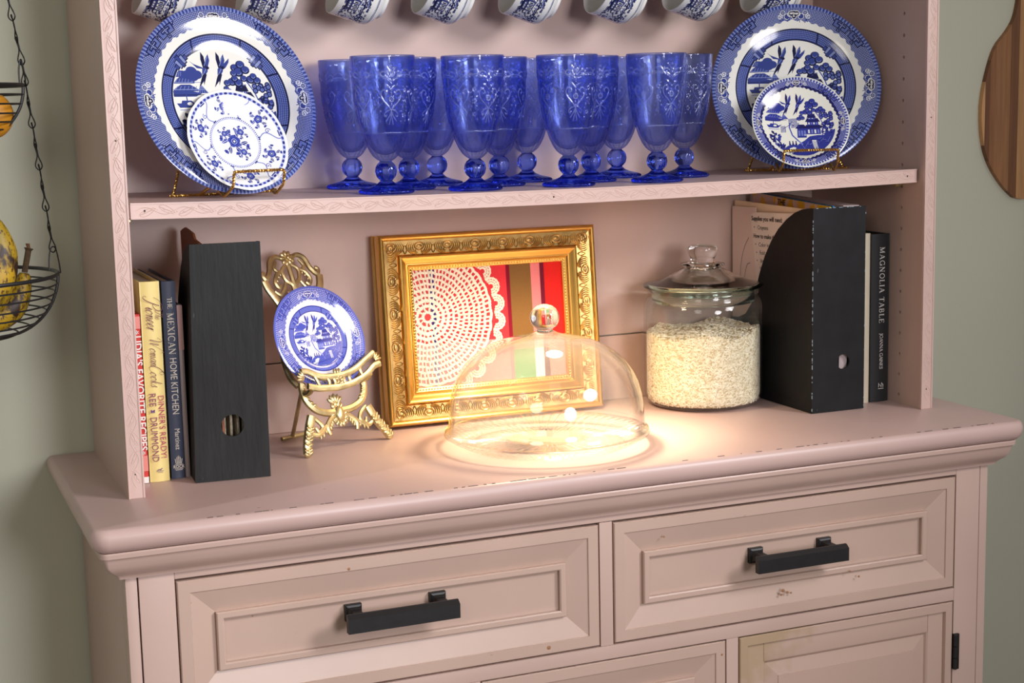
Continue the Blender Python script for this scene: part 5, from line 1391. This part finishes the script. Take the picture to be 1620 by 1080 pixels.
# crocheted doily, cut to the opening
do = MB(); cu_, cv_ = .0740, .1560; z0 = -.0166
def inside(u, v): return .047 < u < FW_ - .047 and .047 < v < FH_ - .047
rn = random.Random(8)
rad = [.0075, .0165, .0245, .0325, .0410, .0490, .0572, .0655, .0738, .0820, .0905, .1000]
for i, r in enumerate(rad):
    n = max(16, int(2 * PI * r / .0022)); wd = (.0052, .0056, .0060, .0054, .0044, .0040, .0040, .0042, .0042, .0042, .0044, .0048)[i]; ph = rn.random() * 6
    rj = lambda a_: r + .0007 * math.sin(a_ * (9 + 2 * i) + ph)
    for k in range(n):
        a0, a1 = 2 * PI * k / n, 2 * PI * (k + 1) / n; u, v = cu_ + rj(a0) * math.cos(a0), cv_ + rj(a0) * math.sin(a0)
        if not inside(u, v): continue
        do.tube([(u, v, z0), (cu_ + rj(a1) * math.cos(a1), cv_ + rj(a1) * math.sin(a1), z0)], wd * .5 * rn.uniform(.85, 1.15), 6, cap=False, M=MF, flat=(MF.to_3x3().inverted() @ Vector((0, 0, 1)) if False else Vector((0, 0, 1)), .45))
    if i + 1 < len(rad):
        r2 = rad[i + 1]; gap = (.0072, .0062, .0060, .0062, .0058, .0058, .0056, .0058, .0058, .0060, .0066)[i]
        n = max(7, int(2 * PI * (r + r2) / 2 / gap))
        for k in range(n):
            a = 2 * PI * (k + rn.uniform(-.12, .12)) / n + i * .37; u, v = cu_ + r * math.cos(a), cv_ + r * math.sin(a)
            if not inside(u, v) or not inside(cu_ + r2 * math.cos(a), cv_ + r2 * math.sin(a)): continue
            do.tube([(u, v, z0), (cu_ + r2 * math.cos(a + .2 * gap / r2), cv_ + r2 * math.sin(a + .2 * gap / r2), z0)], .00125 * rn.uniform(.8, 1.5), 5, cap=False, M=MF)
for k in range(26):
    a = 2 * PI * (k + .5) / 26; c = (cu_ + .1095 * math.cos(a), cv_ + .1095 * math.sin(a))
    if not inside(*c): continue
    for rr_s, wd in ((.0125, .0016), (.0088, .0013), (.0050, .0013)):
        P = [(c[0] + rr_s * math.cos(a + b_), c[1] + rr_s * math.sin(a + b_), z0) for b_ in [(-PI * .62 + PI * 1.24 * i / 12) for i in range(13)]]
        P = [p for p in P if inside(p[0], p[1])]
        if len(P) > 2: do.tube(P, wd, 5, M=MF)
    for b_ in [(-PI * .55 + PI * 1.1 * i / 8) for i in range(9)]:
        q0 = (c[0] + .0035 * math.cos(a + b_), c[1] + .0035 * math.sin(a + b_)); q1 = (c[0] + .0132 * math.cos(a + b_), c[1] + .0132 * math.sin(a + b_))
        if inside(*q0) and inside(*q1): do.tube([(*q0, z0), (*q1, z0)], .0009, 4, M=MF)
        if inside(*q1): do.ball((q1[0], q1[1], z0), .0017, 5, 4, M=MF)
do.build('crochet_doily', M_plain('ecru_cotton', rgb(232, 222, 200), .9, 0, .05, 200, .4, 900), pf, smooth=60)['kind'] = 'stuff'

# ------------------------------------------------------------------ glass cake plate and dome
DC = (.5584, .0480); m_clear = M_thin_glass('clear_glass', (.985, .99, .985, 1), .018); m_solid = M_glass('solid_clear_glass', (.985, .99, .985, 1), 1.5)
m_ribbed = M_thin_glass('ribbed_clear_glass', (.975, .98, .97, 1), .03, edge=.45)
cp = thing('cake_plate', (DC[0], DC[1], .0006), 'clear glass cake plate with swirled ribs under the dome', 'cake plate')
def ribbed(prof, n, ribs, swirl, amp):
    vs = []; fs = []
    for i, (r, z, a_) in enumerate(prof):
        for j in range(n):
            t = 2 * PI * j / n; q = a_ * amp * math.cos(ribs * t + swirl * r); vs.append((r * math.cos(t), r * math.sin(t), z + q))
    for i in range(len(prof) - 1):
        for j in range(n): fs.append((i * n + j, i * n + (j + 1) % n, (i + 1) * n + (j + 1) % n, (i + 1) * n + j))
    return vs, fs
up_ = [(.004, .0075, 0), (.050, .0075, 0), (.056, .0082, 0), (.058, .0098, 0)] + [(.060 + .006 * k, .0100 + .0006 * k, 1 if k < 11 else .3) for k in range(12)] + [(.132, .0175, 0), (.1385, .0185, 0), (.1415, .0178, 0)]
lo_ = [(.1420, .0162, 0), (.1385, .0148, .2)] + [(.135 - .004 * k, .0135 - .0020 * k, 1) for k in range(6)] + [(.113, .0012, .3), (.110, .0003, 0), (.106, .0003, 0), (.104, .0030, 0), (.060, .0042, .4), (.004, .0042, 0)]
vs, fs = ribbed(up_ + lo_, 480, 64, 55, .0019); MB().add(vs, fs).build('plate_body', m_ribbed, cp, True, smooth=60, recalc=True)
dm = thing('glass_dome', (DC[0], DC[1], .0196), 'clear glass cake dome with a round knob on the ribbed cake plate', 'glass dome')
out = [(.1400, .0), (.1412, .0012), (.1405, .0030), (.1375, .0048), (.1352, .0080), (.1345, .020), (.1338, .034), (.1315, .050), (.1270, .0660), (.1200, .0810), (.1100, .0950), (.0970, .1070), (.0820, .1165), (.0640, .1240), (.0450, .1290), (.0280, .1322), (.0180, .1350), (.0120, .1385)]
inn = [(.0120, .1345), (.0280, .1292), (.0440, .1260), (.0630, .1210), (.0805, .1135), (.0950, .1040), (.1075, .0925), (.1172, .0790), (.1242, .0645), (.1286, .0490), (.1308, .0335), (.1315, .0200), (.1322, .0060), (.1360, .0010)]
MB().lathe(out + [(0, .1390)] if False else out, 128).lathe(inn, 128).lathe([inn[-1], out[0]], 128).build('dome_shell', m_clear, dm, True, smooth=70)
MB().lathe([(0, .1350), (.0095, .1355), (.0118, .1375), (.0105, .1400), (.0120, .1420), (.0165, .1450), (.0192, .1500), (.0203, .1560), (.0193, .1625), (.0160, .1685), (.0105, .1728), (.004, .1747), (0, .1750)], 64).build('knob', m_solid, dm, True, smooth=70)

# ------------------------------------------------------------------ jar of rice
JC = (.8910, .2010)
jr = thing('glass_jar', (JC[0], JC[1], .0008), 'wide clear glass jar with a knobbed lid, two thirds full of rice', 'jar')
m_jar = M_thin_glass('jar_glass', (.98, .988, .98, 1), .006, gloss=.7, edge=.84); m_green = M_thin_glass('green_edge_glass', (.82, .93, .88, 1), .012, 1.55, gloss=.8, edge=.75)
o_ = [(0, .003), (.060, .003), (.066, 0), (.076, .0006), (.0840, .0045), (.0890, .0115), (.0908, .020), (.0910, .150), (.0900, .158), (.0870, .1640), (.0828, .1672), (.0822, .1700), (.0850, .1725), (.0850, .1760), (.0825, .1775)]
i_ = [(.0800, .1770), (.0795, .1680), (.0830, .1615), (.0868, .1560), (.0878, .149), (.0878, .020), (.0850, .0095), (.0790, .0052), (0, .0052)]
MB().lathe(o_ + i_, 96).build('jar_body', m_jar, jr, True, smooth=60)
m_greensolid = M_glass('green_edged_glass', (.90, .97, .94, 1), 1.5)
MB().lathe([(.0790, .1785), (.0790, .1600), (.0775, .1590), (.0760, .1600), (.0750, .1785), (.0750, .1830), (.0800, .1868), (.0840, .1872), (.0900, .1862), (.0918, .1845), (.0905, .1820), (.0835, .1790)], 96, close=True).build('lid_rim', m_greensolid, jr, True, smooth=60)
MB().lathe([(.0838, .1874), (.0700, .1908), (.0560, .1962), (.0440, .2027), (.0345, .2082), (.0300, .2102), (.0310, .2127), (.0335, .2152), (.0325, .2177), (.0270, .2187), (.0215, .2192), (.0160, .2196), (.0150, .2130), (.0280, .2060), (.0400, .1985), (.0540, .1920), (.0690, .1872), (.0790, .1869)], 96, close=True).build('lid', m_solid, jr, True, smooth=60)
MB().lathe([(0, .2140), (.0150, .2150), (.0180, .2200), (.0182, .2245), (.0205, .2290), (.0226, .2350), (.0226, .2400), (.0210, .2435), (.0180, .2450), (.0120, .2445), (0, .2435)], 64).build('lid_knob', m_solid, jr, True, smooth=60)
# the rice: a heaped body with separate grains lying over what can be seen of it
RR = .0868; rn = random.Random(21); rc = MB()
def rice_z(x, y): return .1140 + .055 * x + .0045 * math.sin(x * 55 + 1) * math.cos(y * 40) + .002 * math.sin(x * 140 + y * 90)
vs = [(0, 0, .0060)]; fs = []; n = 64
ringz = [(.078, .0060), (.0840, .0105), (RR - .0008, .0205)]
for r, z in ringz: vs += [(r * math.cos(2 * PI * j / n), r * math.sin(2 * PI * j / n), z) for j in range(n)]
for q in (1.0, .8, .55, .3):
    for j in range(n):
        x, y = RR * .99 * q * math.cos(2 * PI * j / n), RR * .99 * q * math.sin(2 * PI * j / n); vs.append((x, y, rice_z(x, y) - .0006))
vs.append((0, 0, rice_z(0, 0)))
fs += [(0, 1 + (j + 1) % n, 1 + j) for j in range(n)]
for i in range(6):
    for j in range(n): a = 1 + i * n + j; b_ = 1 + i * n + (j + 1) % n; fs.append((a, b_, b_ + n, a + n))
fs += [(1 + 6 * n + j, 1 + 6 * n + (j + 1) % n, len(vs) - 1) for j in range(n)]
MR = Matrix.Translation((JC[0], JC[1], .0008)); rc.add(vs, fs, MR); NBODY = len(fs)
def grain(p, t, up):
    t = t.normalized(); u = t.cross(up).normalized(); w = u.cross(t); L, r = rn.uniform(.0026, .0036), rn.uniform(.00075, .00095)
    P = [p - t * L, p + t * L]; mid = []
    for e in (-.35, .35):
        for k in range(4): mid.append(p + t * L * e * 1.4 + (u * math.cos(k * PI / 2) + w * math.sin(k * PI / 2)) * r)
    rc.add(P + mid, [(0, 2 + k, 2 + (k + 1) % 4) for k in range(4)] + [(2 + k, 6 + k, 6 + (k + 1) % 4, 2 + (k + 1) % 4) for k in range(4)] + [(1, 6 + (k + 1) % 4, 6 + k) for k in range(4)], MR)
for q in range(9500):
    a = R(-90) + R(rn.uniform(-112, 112)) - R(15); z = rn.uniform(.0080, .1200)
    if z < .0205: r = float(np.interp(z, (.006, .0105, .0205), (.0785, .0843, .0863)))
    else: r = RR - rn.uniform(.0006, .0014)
    x, y = r * math.cos(a), r * math.sin(a)
    if z > rice_z(x, y): continue
    out_ = Vector((math.cos(a), math.sin(a), 0)); tg = Vector((-math.sin(a), math.cos(a), 0)); b = rn.gauss(0, .75)
    grain(Vector((x, y, z)), tg * math.cos(b) + Vector((0, 0, 1)) * math.sin(b), out_)
for q in range(2600):
    a = rn.random() * 2 * PI; r = RR * .97 * math.sqrt(rn.random()); x, y = r * math.cos(a), r * math.sin(a); b = rn.random() * PI
    grain(Vector((x, y, rice_z(x, y) + rn.uniform(-.0003, .0014))), Vector((math.cos(b), math.sin(b), rn.uniform(-.4, .4))), Vector((0, 0, 1)))
ro_ = rc.build('rice', M_plain('rice_shade', rgb(196, 178, 140), .6), None, smooth=0, recalc=False)
for nm, c in (('rice_white', rgb(244, 238, 220)), ('rice_cream', rgb(232, 222, 196)), ('rice_ivory', rgb(214, 200, 166))): ro_.data.materials.append(M_plain(nm, c, .5))
nf = len(ro_.data.polygons); ng = (nf - NBODY) // 12; mi = np.zeros(nf, np.int32)
mi[NBODY:NBODY + ng * 12] = np.repeat(np.random.RandomState(5).choice([1, 1, 2, 2, 3], ng), 12); ro_.data.polygons.foreach_set('material_index', mi)
tag(ro_, 'white long grain rice filling the lidded glass jar', 'rice', kind='stuff')

# ------------------------------------------------------------------ hanging wire baskets
m_wire = M_plain('black_wire', rgb(30, 30, 32), .4, .4)
BC = (-.2134, .1000)
hb = thing('hanging_basket', (BC[0], BC[1], .195), 'black wire basket tiers hanging on chains at the left wall', 'hanging basket')
TOPZ = 1.26
def basket(zr, Rr, prof, ztab):
    rim = MB().tube([(BC[0] + Rr * math.cos(2 * PI * k / 64), BC[1] + Rr * math.sin(2 * PI * k / 64), zr) for k in range(64)], .0024, 8, True)
    par = rim.build('basket_rim', m_wire, hb)
    rs = [p[0] for p in prof]; zs_ = [p[1] for p in prof]
    for z in ztab:
        r = float(np.interp(z, zs_, rs))
        MB().tube([(BC[0] + r * math.cos(2 * PI * k / 56), BC[1] + r * math.sin(2 * PI * k / 56), zr + z) for k in range(56)], .0011, 6, True).build('wire_ring', m_wire, par)
    for k in range(4):
        a = R(-8) + k * PI / 2
        MB().tube(smooth_path([(BC[0] + r * math.cos(a), BC[1] + r * math.sin(a), zr + z) for r, z in reversed(prof)], 4), .0019, 6).build('rib', m_wire, par)
pL = [(.002, -.0775), (.050, -.0760), (.080, -.0730), (.098, -.0670), (.114, -.0560), (.127, -.0405), (.1345, -.0240), (.1380, -.0100), (.1390, 0)]
pU = [(.002, -.0700), (.040, -.0690), (.066, -.0640), (.083, -.0560), (.097, -.0430), (.107, -.0280), (.1120, -.0120), (.1130, 0)]
basket(.2725, .1390, pL, (-.0115, -.0230, -.0345, -.0455, -.0560, -.0640, -.0705, -.0745)); basket(.5005, .1130, pU, (-.0110, -.0220, -.0330, -.0430, -.0520, -.0600, -.0660))
def link_mesh():
    mb = MB(); h = .0158
    P = [(.0, 0, h), (.0010, 0, h * .5), (.0014, 0, 0), (.0040, 0, -h * .55), (.0040, 0, -h * .85), (.0, 0, -h * 1.08), (-.0040, 0, -h * .85), (-.0040, 0, -h * .55), (-.0008, .0009, 0), (-.0010, .0009, h * .5), (-.0018, 0, h * .95)]
    mb.tube(smooth_path(P, 3, True), .00085, 5, True); return mb
LM = None
def chain(p0, p1, tilt0):
    global LM
    a, b = Vector(p0), Vector(p1); d = b - a; n = max(1, round(d.length / .0262))
    holder = None
    for k in range(n):
        c = a + d * ((k + .5) / n); q = d.to_track_quat('Z', 'Y').to_matrix().to_4x4(); M = Matrix.Translation(c) @ q @ Matrix.Rotation(R(tilt0 + (15 if k % 2 else 62)), 4, 'Z') @ Matrix.Scale(d.length / n / .0262, 4, (0, 0, 1))
        if LM is None:
            o = link_mesh().build('chain_link', m_wire, None, True, smooth=60); LM = o.data
        else:
            o = bpy.data.objects.new('chain_link', LM); COL.objects.link(o)
        o.parent = hb; o.matrix_basis = wmat(hb).inverted() @ M
for k in range(3):
    a = R(-6) + k * 2 * PI / 3; ca, sa = math.cos(a), math.sin(a)
    pl0 = (BC[0] + .1385 * ca, BC[1] + .1385 * sa, .2725); pu0 = (BC[0] + .1130 * ca, BC[1] + .1130 * sa, .5005)
    hk = MB(); hk.tube(smooth_path([(pl0[0] - .010 * ca - .003 * sa, pl0[1] - .010 * sa, pl0[2] + .003), (pl0[0] - .009 * ca, pl0[1] - .009 * sa, pl0[2] + .018), (pl0[0] - .006 * ca, pl0[1] - .006 * sa, pl0[2] + .031), (pl0[0] - .001 * ca, pl0[1] - .001 * sa, pl0[2] + .031), (pl0[0] + .002 * ca, pl0[1] + .002 * sa, pl0[2] + .016), (pl0[0] + .0035 * ca, pl0[1] + .0035 * sa, pl0[2])], 5), .00085, 6)
    hk.build('wire_hook', m_wire, hb)
    hk = MB(); hk.tube(smooth_path([(pu0[0] - .004 * ca, pu0[1] - .004 * sa, pu0[2] + .003), (pu0[0] - .004 * ca, pu0[1] - .004 * sa, pu0[2] + .018), (pu0[0] - .001 * ca, pu0[1] - .001 * sa, pu0[2] + .030), (pu0[0] + .002 * ca, pu0[1] + .002 * sa, pu0[2] + .014), (pu0[0] + .003 * ca, pu0[1] + .003 * sa, pu0[2])], 5), .0010, 6)
    hk.build('wire_hook', m_wire, hb)
    chain((pl0[0] - .004 * ca, pl0[1] - .004 * sa, .302), (pu0[0], pu0[1], .528), k * 20)
    chain((pu0[0], pu0[1], .528), (BC[0] + .006 * ca, BC[1] + .006 * sa, TOPZ), k * 20)
br = MB(); br.tube([(BC[0], BC[1], TOPZ - .002), (BC[0], BC[1], TOPZ + .02), (BC[0], BC[1] + .02, TOPZ + .03), (BC[0], YW - .004, TOPZ + .03)], .004, 8); br.box(BC[0] - .015, BC[0] + .015, YW - .005, YW, TOPZ, TOPZ + .06, .001); br.build('wall_bracket', m_wire, hb)

def M_banana():
    m = N('ripe_banana_peel'); p = m.pos(); m.b.inputs['Roughness'].default_value = .5
    base = m.ramp(m.noise(p, 14, 2), (.35, rgb(128, 110, 20)), (.65, rgb(178, 142, 22)))
    s1 = m.ramp(m.noise(p, 300, 3, (1, 1, .6)), (.54, (0, 0, 0)), (.62, (1, 1, 1))); s2 = m.ramp(m.noise(p, 62, 5, (1, 1, .5)), (.54, (0, 0, 0)), (.62, (1, 1, 1)))
    c = m.mixc(m.math('MULTIPLY', s1, .9), base, rgb(62, 36, 12)); m.l(m.mixc(s2, c, rgb(44, 24, 12)), m.b.inputs['Base Color']); return m.m
m_ban = M_banana(); m_stem = M_plain('banana_stem', rgb(72, 54, 30), .8, 0, .25, 200); m_tip = M_plain('dry_banana_end', rgb(110, 78, 48), .9, 0, .2, 300)
def banana(label, P, rad, stem):
    t = thing('banana', P[len(P) // 2], label, 'banana', 'ripe bananas in the lower wire basket')
    Q = smooth_path(P, 6); m = len(Q)
    rr = [rad * min(1, (.30 + 1.6 * (i / (m - 1)) ** .8 if i < m * .4 else 1.2), (.32 + 2.4 * (1 - i / (m - 1)))) for i in range(m)]
    MB().tube(Q, rr, 10).build('peel', m_ban, t, smooth=50)
    MB().tube(smooth_path(stem, 5), [.0036] * (5 * (len(stem) - 1) - 3) + [.0042, .0054, .0058, .0044], 8).build('stem', m_stem, t)
    e = Vector(stem[-1]); c = MB(); rn_ = random.Random(3)
    for k in range(5): c.tube([e, e + Vector((rn_.uniform(-.003, .003), rn_.uniform(-.003, .003), .0055))], [.0022, .0006], 5)
    c.build('stem_tip', m_tip, t)
    return t
banana('spotted banana with its stem standing up over the lower basket rim', [(-.1135, .1, .2735), (-.1185, .1, .2540), (-.1300, .099, .2350), (-.1500, .098, .2215), (-.178, .096, .2160), (-.205, .094, .2220), (-.228, .094, .2380)], .0185, [(-.1132, .1, .2745), (-.1105, .1, .2860), (-.1075, .1, .2990), (-.1062, .1, .3040)])
banana('heavily browned banana curving up above the rim of the lower basket', [(-.1640, .085, .3560), (-.1500, .083, .3330), (-.1435, .082, .3060), (-.1450, .080, .2760), (-.1560, .078, .2510), (-.175, .076, .2420), (-.198, .074, .2440)], .0215, [(-.1645, .085, .3565), (-.170, .086, .366), (-.177, .087, .374), (-.181, .088, .378)])
of = MB(); of.lathe([(0, -.0285), (.004, -.0283)] + [(.0290 * math.sin(a), -.0290 * math.cos(a)) for a in [PI * k / 18 for k in range(2, 17)]] + [(.004, .0278), (0, .0272)], 32, Matrix.Translation((-.1420, .1000, .4655)))
fr_o = of.build('orange', M_plain('orange_peel', rgb(190, 128, 24), .5, 0, .08, 40, .5, 700), None, smooth=60)
tag(fr_o, 'golden orange fruit lying in the upper wire basket', 'orange')

# ------------------------------------------------------------------ wooden board on the wall, right
wbd = thing('cutting_board', (1.583, .297, .2815), 'violin shaped wooden cutting board of light and dark strips hanging on the wall', 'cutting board')
XA = 1.583; half = [(.0, .2815), (.013, .2836), (.024, .2884), (.049, .3112), (.0735, .3446), (.088, .3827), (.0932, .431), (.089, .4735), (.076, .521), (.0635, .5473), (.044, .5684), (.029, .5895), (.0215, .6150), (.0195, .64), (.0190, .735), (.0150, .750), (.008, .757), (0, .759)]
curve_ = smooth_path([(a, b_, 0) for a, b_ in half], 5)
def zrange(d):
    d = abs(d); zs_ = []
    for p, q in zip(curve_[:-1], curve_[1:]):
        if (p.x - d) * (q.x - d) <= 0 and p.x != q.x: zs_.append(p.y + (q.y - p.y) * (d - p.x) / (q.x - p.x))
    return (min(zs_), max(zs_)) if len(zs_) > 1 else None
tones = [rgb(196, 148, 100), rgb(112, 70, 40), rgb(140, 94, 56), rgb(150, 104, 64), rgb(116, 74, 42), rgb(182, 136, 88)]
def M_wood(i, c):
    m = N('wood_strip_%d' % i); f = m.noise(m.pos(), 30, 4, (6, 1, .35)); m.b.inputs['Roughness'].default_value = .5
    m.l(m.ramp(f, (.3, tuple(x * .8 for x in c[:3])), (.7, tuple(min(1, x * 1.12) for x in c[:3]))), m.b.inputs['Base Color']); return m.m
WM = [M_wood(i, c) for i, c in enumerate(tones)]
bounds = [(-.0930, 0), (-.0865, 1), (-.0760, 2), (-.0650, 3), (-.0340, 4), (-.0160, 5), (.0160, 2), (.0360, 4), (.0560, 5), (.0740, 1), (.0840, 3), (.0930, None)]
for (a, mi), (b_, _) in zip(bounds[:-1], bounds[1:]):
    up2, lo2 = [], []
    for k in range(9):
        d = a + (b_ - a) * k / 8; zr_ = zrange(max(-.0929, min(.0929, d if abs(d) > 1e-4 else 1e-4)))
        if zr_: lo2.append((XA + d, zr_[0])); up2.append((XA + d, zr_[1]))
    MB().prism(lo2 + up2[::-1], 'y', .2965, .3055).build('wood_strip', WM[mi], wbd, smooth=0)
